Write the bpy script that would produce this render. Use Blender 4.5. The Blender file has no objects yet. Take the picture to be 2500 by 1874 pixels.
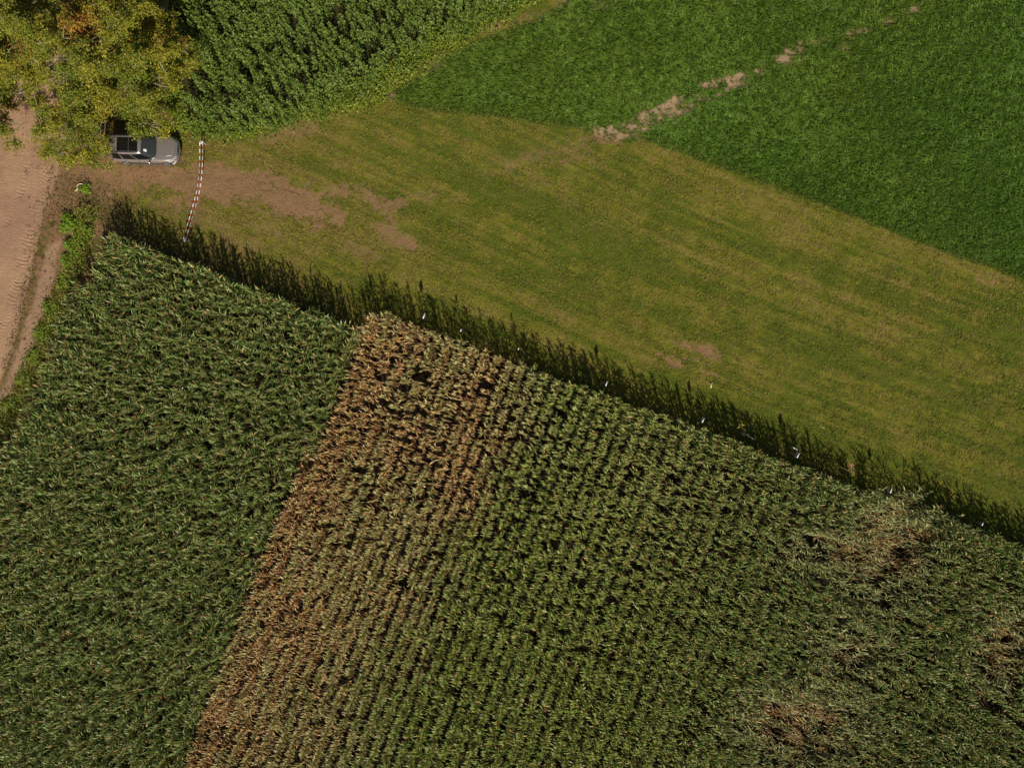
import bpy, math
import numpy as np
from mathutils import Vector, Matrix

# ------------------------------------------------------------------ camera, sky, sun, exposure
SC = bpy.context.scene
COL = SC.collection
H = 49.4            # camera height above the ground, metres
S = 35.5            # photograph pixels per metre at ground level
CX, CY = 1250.0, 937.0

cam_d = bpy.data.cameras.new('camera')
cam = bpy.data.objects.new('camera', cam_d); COL.objects.link(cam)
cam.location = (0, 0, H)
cam.rotation_euler = (0, 0, 0)
cam_d.sensor_width = 36.0
cam_d.lens = 36.0 * H * S / 2500.0
cam_d.clip_start = 0.5
cam_d.clip_end = 2000.0
SC.camera = cam

SUN_EL = math.radians(38)
sun_dir = Vector((0.2, -1.0, 0)).normalized() * math.cos(SUN_EL) + Vector((0, 0, math.sin(SUN_EL)))
W_ = bpy.data.worlds.new('World'); SC.world = W_; W_.use_nodes = True
nt = W_.node_tree
bg = nt.nodes['Background']
sky = nt.nodes.new('ShaderNodeTexSky'); sky.sky_type = 'NISHITA'; sky.sun_disc = False
sky.sun_elevation = SUN_EL; sky.sun_rotation = math.radians(169)
nt.links.new(sky.outputs[0], bg.inputs[0]); bg.inputs[1].default_value = 0.05
sl = bpy.data.lights.new('sun', 'SUN'); sl.energy = 5.0; sl.angle = math.radians(0.8); sl.color = (1.0, 0.93, 0.80)
so = bpy.data.objects.new('sun', sl); COL.objects.link(so)
so.rotation_euler = sun_dir.to_track_quat('Z', 'Y').to_euler()
so.location = (0, -30, 40)
SC.view_settings.view_transform = 'Standard'; SC.view_settings.look = 'None'
SC.view_settings.gamma = 1.0
SC.view_settings.exposure = -0.12
SC.render.engine = 'CYCLES'
SC.cycles.max_bounces = 5; SC.cycles.diffuse_bounces = 3; SC.cycles.glossy_bounces = 2
SC.cycles.transmission_bounces = 3; SC.cycles.transparent_max_bounces = 4

rng = np.random.default_rng(7)

# ------------------------------------------------------------------ helpers
def WX(px, z=0.0): return (np.asarray(px, float) - CX) / S * (1 - np.asarray(z, float) / H)
def WY(py, z=0.0): return (CY - np.asarray(py, float)) / S * (1 - np.asarray(z, float) / H)
def PX(x, z=0.0): return CX + np.asarray(x) * S / (1 - z / H)
def PY(y, z=0.0): return CY - np.asarray(y) * S / (1 - z / H)
def at(px, py, z=0.0): return Vector((float(WX(px, z)), float(WY(py, z)), z))

_perm = np.random.default_rng(3).random((256, 256))
def vnoise(x, y, seed=0):
    x = np.asarray(x, float) + seed * 17.31; y = np.asarray(y, float) + seed * 9.77
    xi = np.floor(x).astype(int); yi = np.floor(y).astype(int)
    fx = x - xi; fy = y - yi
    fx = fx * fx * (3 - 2 * fx); fy = fy * fy * (3 - 2 * fy)
    a = _perm[xi & 255, yi & 255]; b = _perm[(xi + 1) & 255, yi & 255]
    c = _perm[xi & 255, (yi + 1) & 255]; d = _perm[(xi + 1) & 255, (yi + 1) & 255]
    return (a * (1 - fx) + b * fx) * (1 - fy) + (c * (1 - fx) + d * fx) * fy
def fbm(x, y, seed=0, octv=4):
    s = 0; a = .5; t = 0
    for o in range(octv):
        s = s + a * vnoise(x * 2 ** o, y * 2 ** o, seed + o * 5); t += a; a *= .55
    return s / t
def sstep(a, b, x):
    t = np.clip((x - a) / (b - a), 0, 1); return t * t * (3 - 2 * t)
def mix(a, b, t):
    a = np.asarray(a, float); b = np.asarray(b, float); t = np.asarray(t)[..., None]
    return a * (1 - t) + b * t
def srgb(r, g, b):
    v = np.array([r, g, b]) / 255.0
    return np.where(v < .04045, v / 12.92, ((v + .055) / 1.055) ** 2.4)
def inside(px, py, poly):
    px = np.asarray(px, float); py = np.asarray(py, float)
    r = np.zeros(px.shape, bool); n = len(poly); j = n - 1
    for i in range(n):
        xi, yi = poly[i]; xj, yj = poly[j]
        if yi != yj:
            c = ((yi > py) != (yj > py)) & (px < (xj - xi) * (py - yi) / (yj - yi) + xi)
            r ^= c
        j = i
    return r
def seg_dist(px, py, pts):
    """distance to a polyline, distance along it, signed side distance"""
    best = np.full(np.shape(px), 1e9); along = np.zeros(np.shape(px)); side = np.zeros(np.shape(px)); acc = 0
    for (x0, y0), (x1, y1) in zip(pts[:-1], pts[1:]):
        dx, dy = x1 - x0, y1 - y0; L = math.hypot(dx, dy)
        t = np.clip(((px - x0) * dx + (py - y0) * dy) / (L * L), 0, 1)
        d = np.hypot(px - x0 - t * dx, py - y0 - t * dy)
        m = d < best
        best = np.where(m, d, best); along = np.where(m, acc + t * L, along)
        side = np.where(m, ((px - x0) * dy - (py - y0) * dx) / L, side); acc += L
    return best, along, side
def poly_sdf(px, py, poly):
    d, _, _ = seg_dist(px, py, list(poly) + [poly[0]])
    return np.where(inside(px, py, poly), -d, d)

def nmesh(name, V, F, C=None, mat=None, smooth=False):
    """mesh data from numpy arrays; F is (n,3) or (n,4); C is a colour per vertex"""
    me = bpy.data.meshes.new(name)
    V = np.asarray(V, np.float32).reshape(-1, 3); F = np.asarray(F, np.int32)
    k = F.shape[1]
    me.vertices.add(len(V)); me.vertices.foreach_set('co', V.ravel())
    me.loops.add(F.size); me.loops.foreach_set('vertex_index', F.ravel())
    me.polygons.add(len(F)); me.polygons.foreach_set('loop_start', np.arange(0, F.size, k, dtype=np.int32))
    if smooth: me.polygons.foreach_set('use_smooth', np.ones(len(F), bool))
    if C is not None:
        C = np.asarray(C, np.float32).reshape(-1, 3)
        at_ = me.attributes.new('Col', 'FLOAT_COLOR', 'POINT')
        at_.data.foreach_set('color', np.hstack([C, np.ones((len(C), 1), np.float32)]).ravel())
    me.update()
    if mat: me.materials.append(mat)
    return me
def link(name, data, parent=None, label=None, cat=None, group=None, kind=None, loc=None, rot=None):
    o = bpy.data.objects.new(name, data); COL.objects.link(o)
    if parent: o.parent = parent
    if label: o['label'] = label
    if cat: o['category'] = cat
    if group: o['group'] = group
    if kind: o['kind'] = kind
    if loc is not None: o.location = loc
    if rot is not None: o.rotation_euler = rot
    return o

def strips(base, az, a0, a1, L, W, prof, roll=None, fold=0.0, cols=2):
    """N arching straps. returns V (N,K+1,cols,3) and local quad faces"""
    N = len(base); K = len(prof) - 1
    th = a0[:, None] + (a1 - a0)[:, None] * (np.arange(K) + .5)[None] / K
    st = (L / K)[:, None]
    h = np.concatenate([np.zeros((N, 1)), np.cumsum(np.sin(th) * st, 1)], 1)
    v = np.concatenate([np.zeros((N, 1)), np.cumsum(np.cos(th) * st, 1)], 1)
    cx, sx = np.cos(az)[:, None], np.sin(az)[:, None]
    P = np.stack([base[:, 0:1] + cx * h, base[:, 1:2] + sx * h, base[:, 2:3] + v], -1)
    thp = np.concatenate([th[:, :1], th], 1)
    if roll is None: roll = np.zeros(N)
    perp = np.stack([-sx + 0 * h, cx + 0 * h, 0 * h], -1)
    nrm = np.stack([-cx * np.cos(thp), -sx * np.cos(thp), np.sin(thp)], -1)
    r = roll[:, None, None]
    side = perp * np.cos(r) + nrm * np.sin(r)
    up = nrm * np.cos(r) - perp * np.sin(r)
    w = (W[:, None] * np.asarray(prof)[None])[..., None] * .5
    if cols == 2:
        V = np.stack([P - side * w, P + side * w], 2)
    else:
        V = np.stack([P - side * w + up * w * fold, P, P + side * w + up * w * fold], 2)
    return V
def strip_faces(N, K, cols):
    a = np.arange(K)[:, None] * cols + np.arange(cols - 1)[None]
    q = np.stack([a, a + 1, a + 1 + cols, a + cols], -1).reshape(-1, 4)
    return (np.arange(N)[:, None, None] * ((K + 1) * cols) + q[None]).reshape(-1, 4)
def cards(P, az, tilt, L, W, bend=0.25):
    """leaf shapes: kite of 4 points folded on the midrib; az direction, tilt below horizontal"""
    d = np.stack([np.cos(az) * np.cos(tilt), np.sin(az) * np.cos(tilt), -np.sin(tilt)], -1)
    s = np.stack([-np.sin(az), np.cos(az), 0 * az], -1)
    rl = rng.normal(0, .5, len(P))[:, None]
    up = np.cross(d, s); s = s * np.cos(rl) + up * np.sin(rl); up = np.cross(d, s)
    L = L[:, None]; W = W[:, None]
    V = np.stack([P, P + d * L * .45 + s * W * .5 + up * W * bend, P + d * L, P + d * L * .45 - s * W * .5 + up * W * bend], 1)
    n = len(P); b = np.arange(n)[:, None] * 4
    F = np.concatenate([b + np.array([[0, 1, 2]]), b + np.array([[0, 2, 3]])], 0)
    return V.reshape(-1, 3), F
class Acc:
    def __init__(s): s.V = []; s.F = []; s.C = []; s.n = 0
    def add(s, V, F, C):
        V = np.asarray(V).reshape(-1, 3)
        C = np.broadcast_to(np.asarray(C, float), (len(V), 3)) if np.ndim(C) == 1 else np.asarray(C).reshape(-1, 3)
        s.V.append(V); s.F.append(np.asarray(F) + s.n); s.C.append(C); s.n += len(V)
    def mesh(s, name, mat, smooth=False):
        return nmesh(name, np.concatenate(s.V), np.concatenate(s.F), np.concatenate(s.C), mat, smooth)
def tube(pts, rad, n=6):
    pts = np.asarray(pts, float); K = len(pts); V = []
    for i in range(K):
        t = pts[min(i + 1, K - 1)] - pts[max(i - 1, 0)]; t = t / (np.linalg.norm(t) + 1e-9)
        a = np.cross(t, [0, 0, 1.0]) if abs(t[2]) < .9 else np.cross(t, [1.0, 0, 0]); a /= np.linalg.norm(a)
        b = np.cross(t, a); an = np.arange(n) / n * 2 * math.pi
        V.append(pts[i] + rad[i] * (np.cos(an)[:, None] * a + np.sin(an)[:, None] * b))
    V = np.concatenate(V); F = []
    for i in range(K - 1):
        for j in range(n):
            F.append([i * n + j, i * n + (j + 1) % n, (i + 1) * n + (j + 1) % n, (i + 1) * n + j])
    return V, np.array(F)

# ------------------------------------------------------------------ materials
def mat_principled(name, color=(.5, .5, .5), rough=.6, metal=0.0, **kw):
    m = bpy.data.materials.new(name); m.use_nodes = True
    b = m.node_tree.nodes['Principled BSDF']
    b.inputs['Base Color'].default_value = (*color, 1); b.inputs['Roughness'].default_value = rough
    b.inputs['Metallic'].default_value = metal
    for k, v in kw.items(): b.inputs[k].default_value = v
    return m
def mat_noisy(name, color, rough=.6, metal=0.0, amt=.25, scale=8.0, bump=0.0, **kw):
    m = mat_principled(name, color, rough, metal, **kw); t = m.node_tree; b = t.nodes['Principled BSDF']
    tc = t.nodes.new('ShaderNodeTexCoord'); nz = t.nodes.new('ShaderNodeTexNoise'); nz.inputs['Scale'].default_value = scale
    nz.inputs['Detail'].default_value = 6
    t.links.new(tc.outputs['Object'], nz.inputs['Vector'])
    mx = t.nodes.new('ShaderNodeMix'); mx.data_type = 'RGBA'
    mx.inputs['A'].default_value = (*[c * (1 - amt) for c in color], 1)
    mx.inputs['B'].default_value = (*[min(1, c * (1 + amt)) for c in color], 1)
    t.links.new(nz.outputs['Fac'], mx.inputs['Factor']); t.links.new(mx.outputs['Result'], b.inputs['Base Color'])
    if bump:
        bp = t.nodes.new('ShaderNodeBump'); bp.inputs['Strength'].default_value = bump; bp.inputs['Distance'].default_value = .01
        t.links.new(nz.outputs['Fac'], bp.inputs['Height']); t.links.new(bp.outputs[0], b.inputs['Normal'])
    return m
def mat_leaf(name, rough=.45, spec=.5, trans=.22, gain=1.0, yellow=(1.25, 1.15, .5)):
    """leaf colour comes from the leaf's own colour; light passes through thin leaves"""
    m = bpy.data.materials.new(name); m.use_nodes = True; t = m.node_tree
    b = t.nodes['Principled BSDF']; out = t.nodes['Material Output']
    a = t.nodes.new('ShaderNodeAttribute'); a.attribute_name = 'Col'
    g = t.nodes.new('ShaderNodeTexNoise'); g.inputs['Scale'].default_value = 9.0; g.inputs['Detail'].default_value = 3
    gp = t.nodes.new('ShaderNodeNewGeometry'); t.links.new(gp.outputs['Position'], g.inputs['Vector'])
    mr = t.nodes.new('ShaderNodeMapRange'); mr.inputs['To Min'].default_value = .7 * gain; mr.inputs['To Max'].default_value = 1.3 * gain
    t.links.new(g.outputs['Fac'], mr.inputs['Value'])
    mu = t.nodes.new('ShaderNodeVectorMath'); mu.operation = 'SCALE'
    t.links.new(a.outputs['Color'], mu.inputs[0]); t.links.new(mr.outputs[0], mu.inputs['Scale'])
    t.links.new(mu.outputs[0], b.inputs['Base Color'])
    b.inputs['Roughness'].default_value = rough; b.inputs['Specular IOR Level'].default_value = spec
    if trans > 0:
        tr = t.nodes.new('ShaderNodeBsdfTranslucent'); ms = t.nodes.new('ShaderNodeMixShader'); ms.inputs[0].default_value = trans
        m2 = t.nodes.new('ShaderNodeVectorMath'); m2.operation = 'MULTIPLY'; m2.inputs[1].default_value = yellow
        t.links.new(mu.outputs[0], m2.inputs[0]); t.links.new(m2.outputs[0], tr.inputs['Color'])
        t.links.new(b.outputs[0], ms.inputs[1]); t.links.new(tr.outputs[0], ms.inputs[2]); t.links.new(ms.outputs[0], out.inputs['Surface'])
    return m

def mat_ground():
    m = bpy.data.materials.new('ground_earth'); m.use_nodes = True; t = m.node_tree; b = t.nodes['Principled BSDF']
    L = t.links.new
    a = t.nodes.new('ShaderNodeAttribute'); a.attribute_name = 'Col'
    tr = t.nodes.new('ShaderNodeAttribute'); tr.attribute_name = 'tread'
    gp = t.nodes.new('ShaderNodeNewGeometry')
    def noise(sc, det=4):
        n = t.nodes.new('ShaderNodeTexNoise'); n.inputs['Scale'].default_value = sc; n.inputs['Detail'].default_value = det
        L(gp.outputs['Position'], n.inputs['Vector']); return n
    n1 = noise(14, 5); n2 = noise(2.2, 4)
    def rng_(n, a0, b0):
        r = t.nodes.new('ShaderNodeMapRange'); r.inputs['From Min'].default_value = .3; r.inputs['From Max'].default_value = .7
        r.inputs['To Min'].default_value = a0; r.inputs['To Max'].default_value = b0; L(n.outputs['Fac'], r.inputs['Value']); return r
    r1 = rng_(n1, .82, 1.18); r2 = rng_(n2, .92, 1.08)
    mm = t.nodes.new('ShaderNodeMath'); mm.operation = 'MULTIPLY'; L(r1.outputs[0], mm.inputs[0]); L(r2.outputs[0], mm.inputs[1])
    vs = t.nodes.new('ShaderNodeVectorMath'); vs.operation = 'SCALE'; L(a.outputs['Color'], vs.inputs[0]); L(mm.outputs[0], vs.inputs['Scale'])
    L(vs.outputs[0], b.inputs['Base Color']); b.inputs['Roughness'].default_value = .95; b.inputs['Specular IOR Level'].default_value = .15
    # tread ridges: the attribute stores along-track phase in x and strength in y
    sp = t.nodes.new('ShaderNodeSeparateXYZ'); L(tr.outputs['Vector'], sp.inputs[0])
    sn = t.nodes.new('ShaderNodeMath'); sn.operation = 'SINE'; L(sp.outputs[0], sn.inputs[0])
    mu = t.nodes.new('ShaderNodeMath'); mu.operation = 'MULTIPLY'; L(sn.outputs[0], mu.inputs[0]); L(sp.outputs[1], mu.inputs[1])
    b1 = t.nodes.new('ShaderNodeBump'); b1.inputs['Strength'].default_value = 1.0; b1.inputs['Distance'].default_value = .016
    L(mu.outputs[0], b1.inputs['Height'])
    n3 = noise(7, 6)
    b2 = t.nodes.new('ShaderNodeBump'); b2.inputs['Strength'].default_value = .9; b2.inputs['Distance'].default_value = .05
    L(n3.outputs['Fac'], b2.inputs['Height']); L(b1.outputs[0], b2.inputs['Normal']); L(b2.outputs[0], b.inputs['Normal'])
    return m

M_GROUND = mat_ground()
M_CORN = mat_leaf('corn_leaf', rough=.4, spec=.34, trans=.08, gain=1.18)
M_GRASS = mat_leaf('grass_blade', rough=.55, spec=.35, trans=.2)
M_TREE = mat_leaf('autumn_leaf', rough=.5, spec=.4, trans=.3)
M_BROAD = mat_leaf('broad_leaf', rough=.48, spec=.3, trans=.2)
M_BARK = mat_noisy('bark', tuple(srgb(158, 144, 120)), .9, amt=.4, scale=5, bump=.5)
M_STALK = mat_noisy('corn_stalk', tuple(srgb(110, 105, 55)), .7, amt=.3, scale=6)
M_STALK_DRY = mat_noisy('dry_stalk', tuple(srgb(150, 115, 65)), .7, amt=.3, scale=6)

# ------------------------------------------------------------------ layout traced in photograph pixels
def _drop(pts, z=2.25, inset=(0, 0)):
    """outline of the leaf canopy brought down to where the plants stand"""
    k = 1 - z / H
    return [(CX + (x - CX) * k + inset[0], CY + (y - CY) * k + inset[1]) for x, y in pts]
CORN_TOP = _drop([(259, 556), (330, 585), (400, 612), (452, 630), (621, 697), (791, 760), (880, 790), (890, 757), (950, 750), (1017, 784), (1130, 824), (1300, 886), (1476, 955),
                  (1582, 992), (1760, 1052), (1921, 1115), (2147, 1202), (2330, 1262), (2500, 1322), (2700, 1396)], inset=(-2, 9))
CORN_LEFT = _drop([(-260, 1560), (-60, 1180), (46, 992), (72, 933), (105, 840), (139, 780), (169, 705), (211, 650), (240, 585)], inset=(10, 0))
CORN_POLY = CORN_LEFT + CORN_TOP + [(2700, 2050), (-260, 2050)]
SPLIT = [(884, 700), (862, 800), (820, 960), (772, 1060), (720, 1150), (660, 1280), (590, 1440), (520, 1640), (455, 1850), (400, 2100)]
LUSH = [(940, 236), (1020, 262), (1160, 280), (1300, 295), (1458, 326), (1500, 345), (1571, 344), (1690, 385), (1808, 426), (2034, 510),
        (2260, 600), (2500, 682), (2800, 790), (2800, -300), (1500, -300), (1410, -60), (1375, 8), (1300, 50), (1180, 92), (1080, 150), (985, 205)]
TALL = [(330, -140), (340, 60), (400, 160), (415, 225), (440, 300), (480, 322), (560, 332), (650, 318), (740, 280), (820, 246), (905, 214),
        (985, 165), (1060, 105), (1150, 55), (1250, 0), (1400, -140)]
ROAD = [(-400, 1500), (-400, 60), (10, 120), (40, -200), (200, -200), (195, 60), (175, 230), (160, 330), (142, 425), (120, 500), (92, 580), (76, 660), (58, 740),
        (30, 850), (-60, 1080), (-200, 1400)]
ROAD2 = [(156, 575), (138, 640), (125, 710), (98, 790), (72, 880), (40, 960), (0, 1010), (-150, 1300), (-200, 1400), (-60, 1080), (5, 960), (52, 820), (80, 735), (100, 660), (118, 600)]

# ------------------------------------------------------------------ ground: one sheet, fine inside the picture, coarse out to the horizon
c_sand = srgb(170, 136, 106); c_sand2 = srgb(158, 124, 100); c_soil = srgb(140, 107, 80); c_soil_l = srgb(166, 138, 108)
c_yg = srgb(112, 110, 34); c_gr = srgb(86, 96, 24); c_tan = srgb(128, 114, 56); c_dirt = srgb(98, 80, 46)
c_lush_g = srgb(40, 62, 14)

def stripe_noise(px, py, seed, ang=22.0, lx=620.0, ly=38.0):
    """long streaks in the mowing direction, fanning a little"""
    a = math.radians(ang); u = px * math.cos(a) + py * math.sin(a); v = -px * math.sin(a) + py * math.cos(a)
    v = v + 22 * np.sin(u / 420.0)
    return fbm(u / lx, v / ly, seed, 3)

def bare_mask(px, py):
    """0..1 how bare the soil is, from traced patches"""
    q = lambda pts, z=2.765, ox=400, oy=350: [(x / z + ox, y / z + oy) for x, y in pts]
    n1 = fbm(px / 38, py / 22, 11, 4) - .5
    n2 = fbm(px / 14, py / 9, 12, 3) - .5
    n3 = fbm(px / 6, py / 6, 13, 2) - .5
    w = n1 * 74 + n2 * 52 + n3 * 40
    b = np.zeros(px.shape)
    def P(poly, soft=14, off=0, amp=1.0, nz=1.0):
        nonlocal b
        b = np.maximum(b, amp * sstep(soft * 1.3, -soft * 1.3, poly_sdf(px, py, poly) + w * nz + off + (3 if nz > .5 else (-4 if nz > .34 else -2))))
    P(q([(-1000, 130), (-300, 100), (0, 110), (480, 140), (640, 180), (780, 230), (930, 290), (1080, 350), (1210, 370), (1200, 470), (1260, 520),
         (1170, 545), (1100, 480), (1040, 540), (900, 520), (780, 470), (640, 440), (520, 410), (300, 400), (150, 430), (0, 330), (-250, 330), (-500, 400), (-900, 330)]), 12)
    P(q([(1090, 320), (1180, 300), (1300, 320), (1300, 350), (1180, 370), (1100, 380)]), 8, amp=.9, nz=.5)
    P(q([(1300, 320), (1420, 330), (1500, 390), (1640, 400), (1620, 470), (1530, 520), (1440, 440), (1330, 390)]), 10, amp=.9, nz=.8)
    P(q([(1400, 540), (1500, 560), (1620, 640), (1680, 690), (1560, 680), (1440, 610)]), 9, amp=.8, nz=.5)
    P(q([(1640, 330), (1830, 330), (1820, 400), (1700, 420)]), 14, amp=.55)
    P(q([(450, 500), (700, 520), (800, 580), (780, 680), (700, 600), (520, 590)]), 16, amp=.6)
    P(q([(1200, 670), (1340, 700), (1480, 760), (1470, 780), (1320, 740), (1200, 700)]), 8, amp=.6, nz=.4)
    # patches by the shadow edge further right, from its own enlargement
    r = lambda pts: [(x / 5.53 + 1400, y / 5.53 + 820) for x, y in pts]
    P(r([(1360, 90), (1480, 90), (1620, 130), (1780, 110), (1900, 170), (1980, 220), (2010, 290), (1980, 350), (1850, 300), (1680, 220), (1560, 180), (1430, 150)]), 6, nz=.25)
    P(r([(1500, 270), (1640, 270), (1740, 340), (1860, 380), (1780, 390), (1640, 340), (1520, 310)]), 5, nz=.2, amp=.9)
    P(r([(1220, 320), (1330, 270), (1420, 330), (1500, 430), (1380, 410), (1290, 370)]), 5, nz=.2)
    P(r([(1100, 230), (1190, 240), (1180, 270), (1110, 260)]), 4, nz=.15)
    P(r([(1780, 470), (1880, 480), (1990, 520), (1930, 570), (1860, 510)]), 6, nz=.3, amp=.7)
    P([(300, 470), (400, 480), (460, 470), (560, 520), (640, 600), (600, 640), (480, 560), (400, 540)], 24, amp=.5)
    P([(1760, 1010), (1840, 1020), (1840, 1030), (1770, 1022)], 6, nz=.2, amp=.0)
    P([(2380, 672), (2425, 688), (2425, 700), (2385, 686)], 6, nz=.25, amp=.8)
    P([(1800, 450), (1825, 455), (1820, 470), (1805, 466)], 7, nz=.3, amp=.7)
    P([(1230, 375), (1300, 370), (1390, 385), (1420, 400), (1350, 410), (1250, 410), (1190, 440), (1180, 420)], 22, amp=.55, nz=1.1)
    P([(1380, 340), (1440, 322), (1480, 335), (1460, 380), (1400, 400), (1330, 370)], 24, amp=.5, nz=1.1)
    P([(1240, 430), (1330, 440), (1420, 500), (1540, 600), (1500, 600), (1380, 520), (1240, 450)], 20, amp=.30, nz=1.2)
    # worn line through the young crop (enlargement scale 4.424 from 1400,150)
    k = lambda pts: [(x / 4.424 + 1400, y / 4.424 + 150) for x, y in pts]
    P(k([(250, 730), (390, 700), (500, 740), (600, 640), (760, 560), (880, 480), (960, 480), (980, 600), (900, 650), (800, 620), (790, 720), (680, 810), (520, 880), (400, 870), (270, 910)]), 7, nz=.49)
    P(k([(900, 640), (980, 480), (1100, 400), (1180, 400), (1160, 480), (1240, 470), (1320, 400), (1480, 390), (1460, 430), (1330, 480), (1180, 540), (960, 640)]), 7, nz=.49)
    P(k([(1400, 285), (1560, 220), (1700, 170), (1820, 110), (1890, 170), (1830, 250), (1680, 320), (1580, 360), (1640, 280), (1600, 240)]), 6, nz=.42)
    P(k([(1980, 100), (2080, 95), (2060, 120), (2000, 115)]), 5, nz=.35)
    g = lambda pts: [(x / 2.369 + 1700, y / 2.369) for x, y in pts]
    P(g([(455, 350), (520, 310), (600, 270), (640, 310), (560, 335), (480, 360)]), 7, nz=.49)
    P(g([(650, 240), (740, 215), (750, 232), (670, 250)]), 6, nz=.25, amp=.8)
    P(g([(870, 200), (960, 170), (1000, 155), (980, 180), (900, 212)]), 6, nz=.25, amp=.8)
    P(g([(820, 280), (870, 262), (880, 275), (830, 290)]), 6, nz=.25, amp=.7)
    P(g([(1075, 125), (1150, 105), (1140, 125), (1090, 138)]), 6, nz=.25, amp=.8)
    P(g([(1205, 70), (1270, 35), (1280, 55), (1220, 88)]), 6, nz=.25, amp=.9)
    # dry streak between the herb strip and the young crop
    for pts, rad, am in [([(1375, 0), (1340, 25), (1270, 52), (1190, 75)], 9, .55), ([(1195, 65), (1150, 70)], 9, .45), ([(1080, 138), (1035, 170), (1000, 190)], 9, .4),
                         ([(878, 240), (900, 236)], 13, .6), ([(940, 232), (955, 236)], 7, .55), ([(700, 292), (780, 260)], 9, .55),
                         ([(640, 350), (700, 320), (760, 300)], 16, .6), ([(535, 330), (560, 325)], 10, .7), ([(1450, 12), (1490, 8)], 10, .4)]:
        d, _, _ = seg_dist(px, py, pts)
        b = np.maximum(b, am * sstep(10, -6, d - rad + w * .4))
    lo = .42 + .26 * sstep(1250, 1100, px)
    return b * (lo + (1 - lo) * sstep(.33, .56, fbm(px / 11, py / 7, 14, 3)))

def ground_eval(px, py):
    """albedo, kinds and relief of the ground at photograph pixels"""
    px = np.asarray(px, float); py = np.asarray(py, float)
    nA = fbm(px / 60, py / 60, 1, 4); nB = fbm(px / 12, py / 12, 2, 3); nF = fbm(px / 5, py / 5, 4, 2)
    st = stripe_noise(px, py, 21); st2 = stripe_noise(px, py, 31, 22, 420, 9)
    bare = bare_mask(px, py)
    # mown grass: green, yellow green and straw in streaks
    left = sstep(1300, 500, px)
    nM = fbm(px / 26, py / 18, 23, 3)
    dry = np.clip((st - .5) * 1.1 + .42 + (nA - .5) * .9 + left * .34 + (st2 - .5) * 1.2 + (nM - .5) * .8 - .14 * sstep(1400, 2200, px) * sstep(500, 1000, py), 0, 1)
    col = mix(c_gr, c_yg, sstep(.15, .6, dry)); col = mix(col, c_tan, sstep(.55, 1.0, dry) * .8)
    col = mix(col, c_dirt, np.clip(sstep(.52, .72, nF) * .55 + left * sstep(.4, .7, nB) * .5, 0, 1))
    col = mix(col, c_soil, bare * sstep(.2, .55, nF * .5 + bare * .55) * .95)
    lsd = poly_sdf(px, py, LUSH) + (fbm(px / 25, py / 25, 9) - .5) * 16
    lush = sstep(5, -5, lsd)
    cl = mix(mix(c_lush_g, srgb(52, 66, 20), nA), c_soil_l, bare)
    col = mix(col, cl, lush)
    # weedy verge under the herbs, trees and by the road
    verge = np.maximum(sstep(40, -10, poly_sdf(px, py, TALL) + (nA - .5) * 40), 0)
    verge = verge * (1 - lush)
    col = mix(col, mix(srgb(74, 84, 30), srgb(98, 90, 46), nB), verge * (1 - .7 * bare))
    col = mix(col, srgb(54, 52, 28), sstep(-4, -26, poly_sdf(px, py, TALL)) * (1 - lush) * .85)  # ground inside the block darkened, painting in the shade between the plants
    wst = sstep(360, 240, px + (nA - .5) * 120 - 0.0 * py)
    col = mix(col, mix(srgb(92, 84, 42), srgb(138, 104, 78), sstep(.35, .62, nB * .6 + nA * .4)), wst * (1 - bare * .8))
    # corn field soil, darkened to paint in the shade of the row gaps
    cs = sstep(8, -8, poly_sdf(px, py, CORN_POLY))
    margin_soil = sstep(950, 500, px) * sstep(60, -10, poly_sdf(px, py, CORN_POLY)) * (1 - cs)
    col = mix(col, srgb(112, 84, 62), margin_soil * .8)  # brown soil strip just outside the corn, left part only
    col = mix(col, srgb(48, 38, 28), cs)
    # sandy road
    rd = poly_sdf(px, py, ROAD) + (nA - .5) * 16 + (nB - .5) * 10
    road = sstep(6, -6, rd)
    rd2 = poly_sdf(px, py, ROAD2) + (nA - .5) * 14 + (nB - .5) * 14
    road2 = sstep(6, -8, rd2)
    csand = mix(c_sand, c_sand2, sstep(.3, .7, nA))
    col = mix(col, mix(csand, srgb(150, 122, 96), .5 + 0 * nA), road2)
    col = mix(col, csand, road)
    # small dark weeds scattered in the second lane
    return col, dict(bare=bare, lush=lush, dry=dry, verge=verge, road=np.maximum(road, road2), corn=cs, wst=wst)

TRACKS = [([(68, 395), (60, 440), (48, 480), (36, 515), (14, 560), (-10, 620), (-60, 760)], 9, .9),
          ([(120, 400), (115, 430), (100, 470), (88, 505), (77, 545), (62, 600), (47, 660), (40, 700), (20, 760), (-20, 860)], 13, 1.0),
          ([(300, 462), (420, 462), (520, 452), (640, 455), (700, 470), (760, 495)], 8, .55),
          ([(430, 425), (520, 432), (600, 425), (650, 440), (740, 470)], 8, .5),
          ([(640, 500), (700, 515), (770, 535), (800, 540)], 10, .7),
          ([(930, 490), (975, 505), (1000, 495)], 12, .7),
          ([(400, 380), (450, 400), (470, 425)], 8, .5)]

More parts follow.
